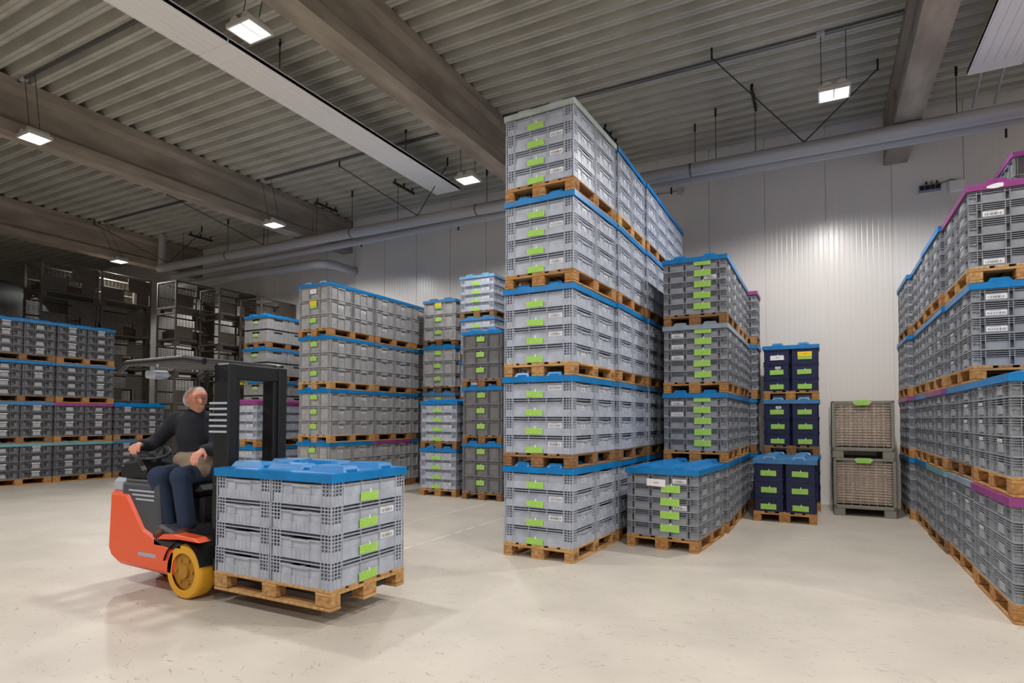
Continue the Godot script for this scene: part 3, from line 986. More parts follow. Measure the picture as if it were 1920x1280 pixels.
# cards: "g" green, "y" yellow over green, "w" white, "." none - one letter per layer of the front crate, bottom first
func crate(pos: Vector3, turn: float, kind: String, h: float, label: String, group: String, card: String, bars: Array) -> void:
	var how: Array = HOW[kind]
	var shape: String = {"side": "ribbed", "darktall": "tall"}.get(kind, kind)
	var ms := crate_mesh(shape, h)
	var t := thing(how[0], pos, turn)
	tag(t, label, "crate", group)
	part("body", ms[0], M[how[1]], t)
	part("rim", ms[1], M[how[2]], t)
	var w := 0.394 if kind == "navy" else 0.796
	var d := 0.596
	if shape == "ribbed":
		for s in [1.0, -1.0]: part("blank_plate", cached("plate%.3f" % h, func(st): bevel_box(st, Vector3(-0.07, 0, -0.012), Vector3(0.07, h * 0.46, 0.001), 0.003)), M.plate_grey, t, Vector3(s * w / 2, h * 0.14, 0), s * PI / 2)
	if card != ".":
		var y: float = {"light": 0.002, "ribbed": h * 0.4, "tall": h * 0.42, "navy": 0.03, "smooth": h * 0.42}[shape]
		var x: float = {"light": -0.03, "ribbed": 0.1, "tall": -0.02, "navy": 0.0, "smooth": 0.0}[shape]
		var cw: float = {"light": 0.19, "ribbed": 0.21, "tall": 0.16, "navy": 0.2, "smooth": 0.17}[shape]
		var ch: float = {"light": 0.066, "ribbed": 0.08, "tall": 0.085, "navy": 0.075, "smooth": 0.06}[shape]
		x += rng.randf_range(-0.006, 0.006)
		var m: Material = M.white_card if card == "w" else M["card%d" % rng.randi_range(0, 2)]
		var c := part("card" , flat_box(cw, ch, 0.0015), m, t, Vector3(x, y, d / 2 + 0.0045))
		c.rotation.z = rng.randf_range(-0.03, 0.03)
		tag(c, "white card" if card == "w" else "lime green card")
		part("card_clip", flat_box(0.01, 0.026, 0.003), M.clip, t, Vector3(x + 0.01, y + ch - 0.008, d / 2 + 0.006))
		if card == "y":
			var c2 := part("card", flat_box(cw * 1.02, ch, 0.0015), M.yellow_card, t, Vector3(x, y + ch * 0.62, d / 2 + 0.007))
			tag(c2, "yellow card over the green one")
	for b in bars:   # [side, u, v]
		var xf := side_xf(b[0], w, d)
		var p := part("barcode_label", flat_box(b[3], b[4], 0.001), M["bar%d" % rng.randi_range(0, 2)], t)
		p.transform = xf.translated_local(Vector3(b[1], b[2], b[5]))

# one pile of pallet loads. o: x (left edge), z (front), yaw, kind, h (crate height), layers, tiers [[lid, cards], ...], where (short phrase)
func pile(o: Dictionary) -> void:
	var L: float = o.get("L", 1.2)
	var yaw: float = o.get("yaw", 0.0)
	var base := Transform3D(Basis(Vector3.UP, yaw), W(o.x, o.get("y0", 0.0), o.z))
	base = base.translated_local(Vector3(0.4, 0, 0))
	var layers: int = o.layers
	var h: float = o.h
	var y := 0.0
	var n := 0
	var rows := 2 if L > 1.0 else 1
	var adj: String = HOW[o.kind][3]
	var total: int = o.tiers.size()
	for tier in o.tiers:
		n += 1
		var jx := rng.randf_range(-0.012, 0.012) if n > 1 else 0.0
		var jz := rng.randf_range(-0.015, 0.01) if n > 1 else 0.0
		if o.has("still"):
			jx = 0.0
			jz = 0.0
		var jt := yaw + (rng.randf_range(-0.006, 0.006) if n > 1 else 0.0)
		var tone: int = tier[2] if tier.size() > 2 else [0, 1, 1, 2, 3][rng.randi_range(0, 4)]
		var which: String = "the pallet" if total == 1 else "%s pallet" % ORD[n]
		pallet(base * Vector3(jx, y, -L / 2 + jz), jt, tone, ("timber pallet under the crates of %s" % o.where) if total == 1 else ("timber pallet, %s from the floor, of %s" % [ORD[n], o.where]), "timber pallets", L, o.has("stamp") and n % 2 == 1)
		y += PAL_H
		var stack_t := Transform3D(Basis(Vector3.UP, jt), base * Vector3(jx, y, jz))
		for k in layers:
			for r in rows:
				var cols := 2 if o.kind == "navy" else 1
				for c in cols:
					var cx := 0.0 if cols == 1 else (-0.2 if c == 0 else 0.2)
					var cp := stack_t * Vector3(cx + rng.randf_range(-0.002, 0.002), k * h, -0.3 - 0.6 * r + rng.randf_range(-0.002, 0.002) - (0.0 if L > 1.0 else 0.0))
					var card := "."
					if r == 0 and tier[1] != "":
						var idx: int = k * cols + c
						if idx < tier[1].length(): card = tier[1][idx]
					var bars := []
					var shape: String = {"side": "ribbed", "darktall": "tall"}.get(o.kind, o.kind)
					if shape == "light":
						if r == 0 and rng.randf() < 0.6: bars.append([0, 0.2, h * 0.38, 0.15, 0.048, -0.0115])
						if rng.randf() < 0.75: bars.append([1, -0.02 + rng.randf_range(-0.02, 0.02), h * 0.3, 0.095, 0.055, -0.0115])
					elif shape == "ribbed":
						if r == 0 and rng.randf() < 0.4: bars.append([0, [-0.22, 0.2, -0.22][rng.randi_range(0, 2)], h * 0.12, 0.15, 0.046, -0.01])
						if o.kind == "side" and rng.randf() < 0.5: bars.append([1, 0.0, h * 0.66, 0.15, 0.026, 0.002])
						if o.get("left", false) and rng.randf() < 0.12: bars.append([3, 0.0, h * 0.66, 0.13, 0.026, 0.002])
					elif shape == "tall":
						if rng.randf() < 0.72: bars.append([1, 0.0, h * 0.46, 0.12, 0.045, -0.023])
					elif shape == "navy":
						if rng.randf() < 0.2: bars.append([0, 0.02, 0.12, 0.08, 0.04, -0.006])
					var lay: String = "top" if k == layers - 1 else LAYER[k]
					var bits := "%s crate, %s layer" % [adj, lay]
					if cols == 2: bits += (" left" if c == 0 else " right")
					if rows == 2: bits += " front" if r == 0 else " rear"
					if total > 1: bits += ", %s pallet" % ORD[n]
					crate(cp, jt + rng.randf_range(-0.003, 0.003), o.kind, h, bits + " of " + o.where, "%s crates" % adj, card, bars)
		y += layers * h
		if tier[0] != "":
			lid(stack_t * Vector3(0, layers * h, -L / 2), jt, tier[0], ("%s lid over %s of %s" % [lid_word(tier[0]), which, o.where]), L, (rng.randf() < 0.03 and not o.has("still")) or (n == 4 and o.where.begins_with("the right row's second")))
		y += LID_H

func lid_word(s: String) -> String:
	return {"blue_lid": "blue", "worn_blue_lid": "worn blue", "pale_blue_lid": "pale blue", "purple_lid": "purple", "pale_lid": "whitish", "grey_lid": "greyish", "teal_lid": "faded teal"}[s]

func build_stacks() -> void:
	var G4 := "gggg"
	var G5 := "ggggg"
	# tallest row
	pile({"x": -2.972, "z": 5.53, "yaw": -0.047, "kind": "light", "h": 0.19, "layers": 4, "stamp": 1, "where": "the tallest front tower", "tiers": [["blue_lid", G4, 0], ["blue_lid", G4, 2], ["blue_lid", G4, 0], ["blue_lid", G4, 1], ["pale_lid", G4, 1]]})
	pile({"x": -2.9, "z": 6.75, "kind": "light", "h": 0.19, "layers": 4, "where": "the tower behind the tallest", "tiers": [["blue_lid", "", 1], ["worn_blue_lid", "", 2], ["blue_lid", "", 1], ["blue_lid", "", 1], ["blue_lid", "", 0]]})
	pile({"x": -2.87, "z": 7.97, "kind": "light", "h": 0.19, "layers": 4, "where": "the tall row's third tower", "tiers": [["blue_lid", "", 1], ["worn_blue_lid", "", 2], ["blue_lid", "", 1], ["blue_lid", "", 1], ["blue_lid", "", 1]]})
	pile({"x": -2.87, "z": 9.19, "kind": "light", "h": 0.19, "layers": 4, "where": "the tall row's last tower", "tiers": [["blue_lid", "", 1], ["blue_lid", "", 2], ["blue_lid", "", 1], ["blue_lid", "", 1], ["blue_lid", "", 1]]})
	# ribbed crates right of the tower
	pile({"x": -1.965, "z": 6.59, "yaw": -0.083, "kind": "ribbed", "h": 0.142, "layers": 5, "where": "the low load beside the tallest tower", "tiers": [["blue_lid", "gggg.", 1]]})
	pile({"x": -1.84, "z": 7.86, "kind": "ribbed", "h": 0.142, "layers": 5, "where": "the grey tower beside navy crates", "tiers": [["blue_lid", "", 1], ["blue_lid", G5, 1], ["grey_lid", G5, 1], ["blue_lid", G5, 2]]})
	pile({"x": -1.83, "z": 9.08, "kind": "ribbed", "h": 0.142, "layers": 5, "where": "the grey row's middle tower", "tiers": [["blue_lid", "", 1], ["blue_lid", "", 0], ["grey_lid", "", 2], ["worn_blue_lid", "", 0]]})
	pile({"x": -1.72, "z": 10.36, "L": 0.6, "kind": "ribbed", "h": 0.142, "layers": 5, "where": "the grey row's last tower", "tiers": [["blue_lid", "", 1], ["blue_lid", "", 2], ["blue_lid", "", 1], ["purple_lid", "", 1]]})
	# navy crates
	pile({"x": -0.862, "z": 9.05, "kind": "navy", "h": 0.233, "layers": 3, "where": "the low navy load", "tiers": [["worn_blue_lid", "gggggg", 1]]})
	pile({"x": -0.82, "z": 10.4, "L": 0.6, "kind": "navy", "h": 0.233, "layers": 3, "where": "the tall navy pile", "tiers": [["blue_lid", "", 1], ["worn_blue_lid", "gggggg", 2], ["blue_lid", "ggggwy", 1]]})
	# right-hand row
	var rl := [["purple_lid", "blue_lid", "blue_lid", "purple_lid"], ["grey_lid", "blue_lid", "blue_lid", "purple_lid"], ["teal_lid", "purple_lid", "blue_lid", "blue_lid"], ["blue_lid", "blue_lid", "blue_lid", "blue_lid"], ["blue_lid", "purple_lid", "blue_lid", "blue_lid"]]
	var rw := ["the right row's nearest load", "the right row's second tower", "the right row's third tower", "the right row's fourth tower", "the right row's last tower"]
	for i in 5:
		var tiers := []
		for k in (2 if i == 0 else 4): tiers.append([rl[i][k] if i > 0 else ["purple_lid", "blue_lid"][k], "", [1, 1, 2, 1, 0][(i + k) % 5]])
		pile({"x": [1.175, 1.19, 1.165, 1.18, 1.12][i], "z": [5.33, 6.55, 7.77, 8.98, 10.19][i], "kind": "ribbed", "h": 0.142, "layers": 5, "left": true, "where": rw[i], "tiers": tiers})
	pile({"x": 2.06, "z": 9.0, "kind": "darktall", "h": 0.252, "layers": 3, "where": "the second row at right", "tiers": [["blue_lid", ""], ["blue_lid", ""], ["blue_lid", ""], ["blue_lid", ""], ["purple_lid", ""]]})
	# rows left of the tower
	pile({"x": -5.68, "z": 9.0, "kind": "darktall", "h": 0.273, "layers": 3, "where": "the dark tower beside the tallest", "tiers": [["blue_lid", "ggg", 2], ["blue_lid", "ggg", 2], ["blue_lid", "ggg", 2]]})
	pile({"x": -6.6, "z": 10.36, "L": 0.6, "kind": "light", "h": 0.175, "layers": 4, "where": "the bright tower before the wall", "tiers": [["blue_lid", ""], ["blue_lid", ""], ["blue_lid", ""], ["worn_blue_lid", G4], ["pale_blue_lid", G4]]})
	pile({"x": -6.65, "z": 9.07, "kind": "light", "h": 0.175, "layers": 4, "where": "the two-load pile before the wall", "tiers": [["blue_lid", G4, 1], ["blue_lid", G4, 2]]})
	pile({"x": -7.52, "z": 10.33, "L": 0.6, "kind": "tall", "h": 0.27, "layers": 3, "where": "the pile behind the two-load pile", "tiers": [["blue_lid", "ggg"], ["worn_blue_lid", "ggg"], ["blue_lid", "ggg", 3], ["worn_blue_lid", "ggy", 3]]})
	pile({"x": -8.655, "z": 7.98, "kind": "tall", "h": 0.268, "layers": 3, "where": "the deep-crate row's front tower", "tiers": [["blue_lid", "ggg", 1], ["blue_lid", "ggg", 0], ["blue_lid", "ggg", 0], ["blue_lid", "gyw", 1]]})
	pile({"x": -8.655, "z": 9.2, "kind": "tall", "h": 0.268, "layers": 3, "where": "the deep-crate row's second tower", "tiers": [["purple_lid", "", 2], ["blue_lid", "", 1], ["worn_blue_lid", "", 1], ["blue_lid", "", 1]]})
	pile({"x": -8.655, "z": 10.43, "L": 0.6, "kind": "tall", "h": 0.268, "layers": 3, "where": "the deep-crate row's last tower", "tiers": [["blue_lid", ""], ["blue_lid", ""], ["blue_lid", ""], ["blue_lid", ""]]})
	pile({"x": -9.56, "z": 9.06, "kind": "light", "h": 0.175, "layers": 4, "where": "the pale tower beside deep crates", "tiers": [["blue_lid", "...."], ["purple_lid", "....", 1], ["pale_blue_lid", G4, 1], ["worn_blue_lid", G4, 2]]})
	pile({"x": -10.33, "z": 7.78, "kind": "light", "h": 0.175, "layers": 4, "where": "the purple-lidded pile", "tiers": [["blue_lid", "....", 2], ["purple_lid", "...."]]})
	pile({"x": -10.5, "z": 9.75, "kind": "light", "h": 0.175, "layers": 4, "where": "the pile behind the purple-lidded", "tiers": [["blue_lid", ""], ["purple_lid", ""], ["blue_lid", "g.g."]]})
	pile({"x": -11.92, "z": 9.35, "kind": "smooth", "h": 0.293, "layers": 2, "where": "the smooth-box tower", "tiers": [["blue_lid", "gg", 2], ["blue_lid", "gg", 2], ["blue_lid", "gg", 2], ["blue_lid", "gg", 2], ["blue_lid", "gg", 2]]})
	# row along the left
	pile({"x": -15.6, "z": 5.67, "kind": "side", "h": 0.175, "layers": 4, "where": "the left row's nearest tower", "tiers": [["teal_lid", "", 1], ["worn_blue_lid", "", 2], ["blue_lid", "", 2], ["blue_lid", "", 2]]})
	pile({"x": -15.6, "z": 6.89, "kind": "side", "h": 0.175, "layers": 4, "where": "the left row's middle tower", "tiers": [["teal_lid", "", 1], ["purple_lid", "", 1], ["worn_blue_lid", "", 1], ["blue_lid", "", 1]]})
	pile({"x": -15.6, "z": 8.12, "kind": "side", "h": 0.175, "layers": 4, "where": "the left row's low far pile", "tiers": [["worn_blue_lid", "", 2], ["blue_lid", "", 1]]})
	# clear bag lying on the pale tower
	var st := begin()
	for k in 5: ball(st, Vector3(rng.randf_range(-0.2, 0.2), 0.05 + rng.randf_range(-0.01, 0.03), rng.randf_range(-0.1, 0.1)), rng.randf_range(0.05, 0.09), 10)
	tag(part("plastic_bag", st.commit(), M.bag, self, W(-8.95, 3.5, 9.3)), "crumpled pale blue plastic bag on top of the pale tower", "bag")
	# white card hanging on the low ribbed load
	var o := part("paper_card", flat_box(0.21, 0.08, 0.0015), M.white_card, self, W(-1.62, 0.685, 6.545))
	o.rotation.y = -0.083
	o.rotation.z = -0.03
	tag(o, "white paper card hanging on the front of the low load by the tower", "card")

# ------------------------------------------------------------------ wire mesh boxes
func wire_side(st: SurfaceTool, t: Transform3D, w: float, h0: float, h1: float, nx: int, ny: int, r: float) -> void:
	for i in range(1, nx):
		var x := -w / 2 + w * i / nx
		tbox(st, t, Vector3(x - r, h0, -0.004 - r), Vector3(x + r, h1, -0.004 + r))
	for i in range(1, ny):
		var y := h0 + (h1 - h0) * i / ny
		tbox(st, t, Vector3(-w / 2, y - r, 0.002 - r), Vector3(w / 2, y + r, 0.002 + r))

# w along x, d along z, h overall pitch; origin at the middle of the base
func mesh_box(pos: Vector3, w: float, d: float, h: float, frame: Material, wire: Material, label: String, group: String, inner: String, ny: int) -> Node3D:
	var t := thing("mesh_box", pos)
	tag(t, label, "mesh box", group)
	var key := "%.2f_%.2f_%.3f" % [w, d, h]
	var foot := 0.11
	var p := 0.022
	for sx in [-1.0, 1.0]:
		for sz in [-1.0, 1.0]:
			part("foot", cached("foot", func(st): bevel_box(st, Vector3(-0.075, 0, -0.06), Vector3(0.075, 0.112, 0.06), 0.006)), frame, t, Vector3(sx * (w / 2 - 0.078), 0, sz * (d / 2 - 0.065)))
			part("corner_post", cached("post" + key, func(st): bevel_box(st, Vector3(-p, foot, -p), Vector3(p, h - 0.005, p), 0.005)), frame, t, Vector3(sx * (w / 2 - p), 0, sz * (d / 2 - p)))
	part("base_frame", cached("base" + key, func(st):
		box(st, Vector3(-w / 2 + p, foot, -d / 2 + p), Vector3(w / 2 - p, foot + 0.012, d / 2 - p))
		for s in [-1.0, 1.0]:
			bevel_box(st, Vector3(-w / 2, foot, s * (d / 2 - 0.02) - 0.02), Vector3(w / 2, foot + 0.05, s * (d / 2 - 0.02) + 0.02), 0.004)
			bevel_box(st, Vector3(s * (w / 2 - 0.02) - 0.02, foot, -d / 2), Vector3(s * (w / 2 - 0.02) + 0.02, foot + 0.05, d / 2), 0.004)), frame, t)
	part("top_frame", cached("top" + key, func(st):
		for s in [-1.0, 1.0]:
			bevel_box(st, Vector3(-w / 2, h - 0.035, s * (d / 2 - 0.018) - 0.018), Vector3(w / 2, h, s * (d / 2 - 0.018) + 0.018), 0.004)
			bevel_box(st, Vector3(s * (w / 2 - 0.018) - 0.018, h - 0.035, -d / 2), Vector3(s * (w / 2 - 0.018) + 0.018, h, d / 2), 0.004)), frame, t)
	for i in 4:
		var sw := w if i % 2 == 0 else d
		var off := d if i % 2 == 0 else w
		var xf := Transform3D(Basis(Vector3.UP, PI / 2 * i), Vector3.ZERO).translated_local(Vector3(0, 0, off / 2 - 0.014))
		var g := part("wire_grid", cached("wire%d%s_%d" % [i % 2, key, ny], func(st): wire_side(st, Transform3D(), sw - 0.05, foot + 0.05, h - 0.035, int(round(ny * sw / h * (0.45 if inner == "liner" else 0.62))), ny, 0.0022)), wire, t)
		g.transform = xf
	if inner == "liner":   # brown wrapping bulging against the wires, in staggered creases
		part("liner", cached("liner" + key, func(st):
			var nx := 12
			var nv := 15
			for s in 4:
				var xf := Transform3D(Basis(Vector3.UP, PI / 2 * s), Vector3.ZERO)
				var hw := (w if s % 2 == 0 else d) / 2 - 0.045
				var hd := (d if s % 2 == 0 else w) / 2 - 0.042
				var hgt := h - 0.22
				var pt := func(i: float, j: float) -> Vector3:
					var edge := smoothstep(0.0, 0.08, minf(i / nx, 1.0 - i / nx)) * smoothstep(0.0, 0.08, minf(j / nv, 1.0 - j / nv))
					return xf * Vector3(-hw + 2 * hw * i / nx, 0.17 + hgt * j / nv, hd - (1.0 - edge) * 0.03 - 0.012 * absf(sin(PI * i)) * 0.0)
				for i in nx:
					for j in nv:
						var a: Vector3 = pt.call(i, j)
						var b: Vector3 = pt.call(i + 1, j)
						var c: Vector3 = pt.call(i + 1, j + 1)
						var e: Vector3 = pt.call(i, j + 1)
						var n := xf.basis * Vector3(0, 0, 1)
						var m := (a + b + c + e) / 4.0 + n * 0.012
						var k := 0.86
						var q := []
						for v in [a, b, c, e]: q.append(m + (v - (m - n * 0.012)) * k * 0.8)
						quad(st, q[0], q[1], q[2], q[3])
						quad(st, a, b, q[1], q[0])
						quad(st, b, c, q[2], q[1])
						quad(st, c, e, q[3], q[2])
						quad(st, e, a, q[0], q[3])
			box(st, Vector3(-w / 2 + 0.06, h - 0.07, -d / 2 + 0.06), Vector3(w / 2 - 0.06, h - 0.05, d / 2 - 0.06))), M.liner, t)
	elif inner == "plates":   # folding flaps and sheet plates on the long side
		for e in [[-0.26, 0.2, foot + 0.06, h * 0.54], [0.24, 0.22, h * 0.58, h - 0.05], [0.32, 0.13, foot + 0.06, h * 0.54]]:
			part("side_plate", cached("plate_%s%.2f" % [key, e[0]], func(st): bevel_box(st, Vector3(w / 2 - 0.03, e[2], -(e[0] + e[1]) * d), Vector3(w / 2 - 0.012, e[3], -(e[0] - e[1]) * d), 0.003)), M.mesh_frame, t)
		part("middle_rail", cached("mid" + key, func(st):
			for s in [-1.0, 1.0]: bevel_box(st, Vector3(s * (w / 2 - 0.02) - 0.014, h * 0.53, -d / 2), Vector3(s * (w / 2 - 0.02) + 0.014, h * 0.53 + 0.035, d / 2), 0.003)), frame, t)
		if rng.randf() < 0.15:
			var s := rng.randf_range(0.35, 0.75)
			part("contents", cached("cont%.2f" % s + key, func(st):
				for k in 5: bevel_box(st, Vector3(-w * 0.4 + k * w * 0.16, foot + 0.012, -d * 0.4), Vector3(-w * 0.4 + k * w * 0.16 + w * 0.13, foot + h * s * (0.7 + 0.06 * (k % 3)), d * 0.4), 0.01)), M.rust, t)
	return t

func build_mesh_boxes() -> void:
	# two pale boxes at the right, wrapped goods inside
	for k in 2:
		var b := mesh_box(W(0.553 - 0.012 * k, 0.852 * k, 10.16 + 0.5), 0.8, 1.0, 0.85, M.mesh_frame_grey, M.wire, ["lower pale mesh box by the wall, wrapped goods bulging inside", "upper pale mesh box stacked by the wall, filled with wrapped goods"][k], "pale mesh boxes by the wall", "liner", 17)
		var c := part("card", flat_box(0.19, 0.075, 0.002), M.card1, b, Vector3(-0.005, 0.785, 0.512))
		tag(c, "lime green card clipped to the top rail")
		for s in [-1.0, 1.0]: part("card_clip", flat_box(0.03, 0.014, 0.003), M.clip, b, Vector3(-0.005 + s * 0.1, 0.82, 0.514))
		var st := begin()
		tube(st, Vector3(-0.43, 0.16, 0.2), Vector3(-0.43, 0.76, 0.2), 0.006, 6)
		tube(st, Vector3(-0.43, 0.45, 0.2), Vector3(-0.39, 0.45, 0.2), 0.008, 6)
		part("latch_rod", st.commit(), M.mesh_frame_grey, b)
	# dark stacks at the left
	var spots := [[-16.4, 7.72, 1.25, 0.85, "the far left mesh-box stack"], [-16.4, 9.03, 1.25, 0.85, "the second mesh-box stack from the left"], [-14.9, 9.92, 1.1, 0.82, "the middle mesh-box stack"], [-14.0, 10.5, 1.1, 0.79, "the mesh-box stack fourth from the left"], [-12.8, 10.78, 1.1, 0.74, "the mesh-box stack nearest the smooth boxes"]]
	for s in spots:
		for k in 6:
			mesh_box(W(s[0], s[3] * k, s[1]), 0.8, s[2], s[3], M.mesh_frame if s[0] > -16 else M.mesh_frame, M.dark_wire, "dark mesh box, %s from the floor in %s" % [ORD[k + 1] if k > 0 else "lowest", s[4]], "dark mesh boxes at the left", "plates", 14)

# ------------------------------------------------------------------ industrial truck
func inset_poly(p: PackedVector2Array, c: float) -> PackedVector2Array:
	var out := PackedVector2Array()
	var n := p.size()
	var sgn := -1.0 if Geometry2D.is_polygon_clockwise(p) else 1.0
	for i in n:
		var d0 := (p[i] - p[(i + n - 1) % n]).normalized()
		var d1 := (p[(i + 1) % n] - p[i]).normalized()
		var n0 := Vector2(-d0.y, d0.x) * sgn
		var n1 := Vector2(-d1.y, d1.x) * sgn
		var b := (n0 + n1)
		b = b / maxf(0.4, b.length_squared() / 2.0)
		out.append(p[i] + b * c)
	return out

func bevel_prism(st: SurfaceTool, p: PackedVector2Array, z0: float, z1: float, c: float) -> void:
	if Geometry2D.is_polygon_clockwise(p): p.reverse()
	var q := inset_poly(p, c)
	var n := p.size()
	var ix := Geometry2D.triangulate_polygon(q)
	for i in range(0, ix.size(), 3):
		var a := q[ix[i]]
		var b := q[ix[i + 1]]
		var e := q[ix[i + 2]]
		if (b - a).cross(e - a) < 0:
			var t := b
			b = e
			e = t
		tri(st, Vector3(a.x, a.y, z1), Vector3(b.x, b.y, z1), Vector3(e.x, e.y, z1))
		tri(st, Vector3(a.x, a.y, z0), Vector3(e.x, e.y, z0), Vector3(b.x, b.y, z0))
	for i in n:
		var j := (i + 1) % n
		quad(st, Vector3(p[i].x, p[i].y, z0 + c), Vector3(p[j].x, p[j].y, z0 + c), Vector3(p[j].x, p[j].y, z1 - c), Vector3(p[i].x, p[i].y, z1 - c))
		quad(st, Vector3(p[i].x, p[i].y, z1 - c), Vector3(p[j].x, p[j].y, z1 - c), Vector3(q[j].x, q[j].y, z1), Vector3(q[i].x, q[i].y, z1))
		quad(st, Vector3(q[i].x, q[i].y, z0), Vector3(q[j].x, q[j].y, z0), Vector3(p[j].x, p[j].y, z0 + c), Vector3(p[i].x, p[i].y, z0 + c))

func pv(a: Array) -> PackedVector2Array:
	var out := PackedVector2Array()
	for e in a: out.append(Vector2(e[0], e[1]))
	return out

func torus(st: SurfaceTool, c: Vector3, axis: Vector3, R: float, r: float, n := 24, m := 8) -> void:
	var u := axis.cross(Vector3.RIGHT if absf(axis.x) < 0.9 else Vector3.UP).normalized()
	var v := axis.cross(u).normalized()
	for i in n:
		for j in m:
			var ps := []
			var ns := []
			for k in [[0, 0], [1, 0], [1, 1], [0, 1]]:
				var a: float = TAU * (i + k[0]) / n
				var b: float = TAU * (j + k[1]) / m
				var e := u * cos(a) + v * sin(a)
				var nn := e * cos(b) + axis * sin(b)
				ns.append(nn)
				ps.append(c + e * R + nn * r)
			for k in [0, 2, 1, 0, 3, 2]:
				st.set_normal(ns[k])
				st.set_uv(Vector2.ZERO)
				st.add_vertex(ps[k])

func build_forklift() -> void:
	# the load rides on the forks; its cards face the direction of travel
	pile({"x": -2.95, "z": 3.03, "y0": 0.11, "yaw": PI / 2, "kind": "light", "h": 0.19, "layers": 4, "still": 1, "where": "the load on the orange truck", "tiers": [["blue_lid", "gggg", 0]]})
	var t := thing("electric_truck", W(-4.9, 0, 3.43))
	tag(t, "orange and black electric forklift truck with yellow wheels carrying a crate load", "forklift")
	var st := begin()
	bevel_prism(st, pv([[-0.575, 0.79], [-0.6, 0.3], [-0.55, 0.22], [-0.44, 0.17], [0.32, 0.15], [0.36, 0.37], [0.17, 0.43], [-0.08, 0.515], [-0.24, 0.705], [-0.31, 0.785]]), -0.45, 0.45, 0.035)
	part("counterweight", st.commit(), M.orange, t)
	st = begin()
	bevel_prism(st, pv([[-0.43, 0.87], [-0.43, 0.5], [0.0, 0.36], [0.3, 0.36], [0.3, 0.5], [0.1, 0.55], [0.06, 0.87]]), -0.41, 0.43, 0.02)
	part("hood", st.commit(), M.truck_grey, t)
	st = begin()
	bevel_box(st, Vector3(-0.585, 0.77, -0.42), Vector3(-0.42, 0.9, 0.42), 0.03)
	part("rear_cap", st.commit(), M.truck_pale, t)
	for k in 3:
		st = begin()
		bevel_box(st, Vector3(-0.32 + k * 0.05, 0.8 - k * 0.035, 0.43), Vector3(0.03, 0.816 - k * 0.035, 0.436), 0.002)
		part("side_stripe", st.commit(), M.truck_pale, t)
	st = begin()
	box(st, Vector3(-0.14, 0.28, 0.45), Vector3(0.1, 0.31, 0.4515))
	part("side_stripe", st.commit(), M.truck_pale, t)
	st = begin()
	tube(st, Vector3(-0.4, 0.885, 0.4), Vector3(0.05, 0.885, 0.4), 0.014, 8)
	part("hood_rail", st.commit(), M.steel, t)
	# cab floor, seat, console
	st = begin()
	bevel_box(st, Vector3(0.02, 0.18, -0.43), Vector3(0.5, 0.44, 0.28), 0.012)
	bevel_box(st, Vector3(0.06, 0.38, 0.2), Vector3(0.42, 0.44, 0.45), 0.01)
	part("cab_floor", st.commit(), M.truck_black, t)
	st = begin()
	bevel_prism(st, pv([[0.12, 0.44], [0.2, 0.485], [0.36, 0.5], [0.6, 0.49], [0.66, 0.46], [0.4, 0.46]]), 0.36, 0.47, 0.008)
	part("step", st.commit(), M.orange, t)
	st = begin()
	bevel_box(st, Vector3(-0.2, 0.44, -0.36), Vector3(0.22, 0.76, 0.14), 0.03)
	part("seat_base", st.commit(), M.truck_black, t)
	st = begin()
	bevel_box(st, Vector3(-0.22, 0.76, -0.3), Vector3(0.26, 0.85, 0.2), 0.04)
	part("seat_cushion", st.commit(), M.truck_black, t)
	st = begin()
	bevel_box(st, Vector3(-0.26, 0.85, -0.36), Vector3(0.06, 1.1, -0.26), 0.05)
	part("seat_back", st.commit(), M.truck_black, t)
	st = begin()
	bevel_prism(st, pv([[-0.56, 0.87], [-0.2, 0.87], [-0.2, 0.98], [-0.28, 1.06], [-0.5, 1.04], [-0.56, 0.96]]), -0.05, 0.38, 0.025)
	part("console", st.commit(), M.truck_black, t)
	st = begin()
	torus(st, Vector3(-0.33, 1.12, 0.24), Vector3(0.3, 0.93, 0.2).normalized(), 0.14, 0.014)
	for k in 3:
		var a := TAU * k / 3.0 + 0.4
		var ax := Vector3(0.3, 0.93, 0.2).normalized()
		var u := ax.cross(Vector3.RIGHT).normalized()
		tube(st, Vector3(-0.33, 1.105, 0.24), Vector3(-0.33, 1.12, 0.24) + (u * cos(a) + ax.cross(u) * sin(a)) * 0.135, 0.011, 6)
	tube(st, Vector3(-0.36, 1.02, 0.22), Vector3(-0.33, 1.115, 0.24), 0.03, 10, 0.035)
	part("steering_wheel", st.commit(), M.truck_grey, t)
	# wheels
	for e in [[0.45, 0.215, 0.3, 0.45], [0.45, 0.215, -0.45, -0.3], [-0.36, 0.16, -0.1, 0.1]]:
		var w := Node3D.new()
		w.name = "wheel"
		w.position = Vector3(e[0], e[1], 0)
		t.add_child(w, true)
		var R: float = e[1]
		st = begin()
		var prof := [[R * 0.66, 0.0], [R * 0.93, 0.0], [R * 0.985, 0.015], [R, 0.035], [R, 0.115], [R * 0.985, 0.135], [R * 0.93, 0.15], [R * 0.66, 0.15]]
		for i in prof.size() - 1:
			for j in 36:
				var ps := []
				for k in [[0, 0], [1, 0], [1, 1], [0, 1]]:
					var a: float = TAU * (j + k[0]) / 36
					var q: Array = prof[i + k[1]]
					ps.append(Vector3(q[0] * cos(a), q[0] * sin(a), e[2] + q[1] * (e[3] - e[2]) / 0.15))
				quad(st, ps[0], ps[1], ps[2], ps[3])
		part("tyre", st.commit(), M.yellow_wheel if R > 0.2 else M.rubber, w)
		st = begin()
		tube(st, Vector3(0, 0, e[2] + 0.02), Vector3(0, 0, e[3] - 0.02), R * 0.68, 28)
		tube(st, Vector3(0, 0, e[3] - 0.03), Vector3(0, 0, e[3] + 0.004), R * 0.26, 16)
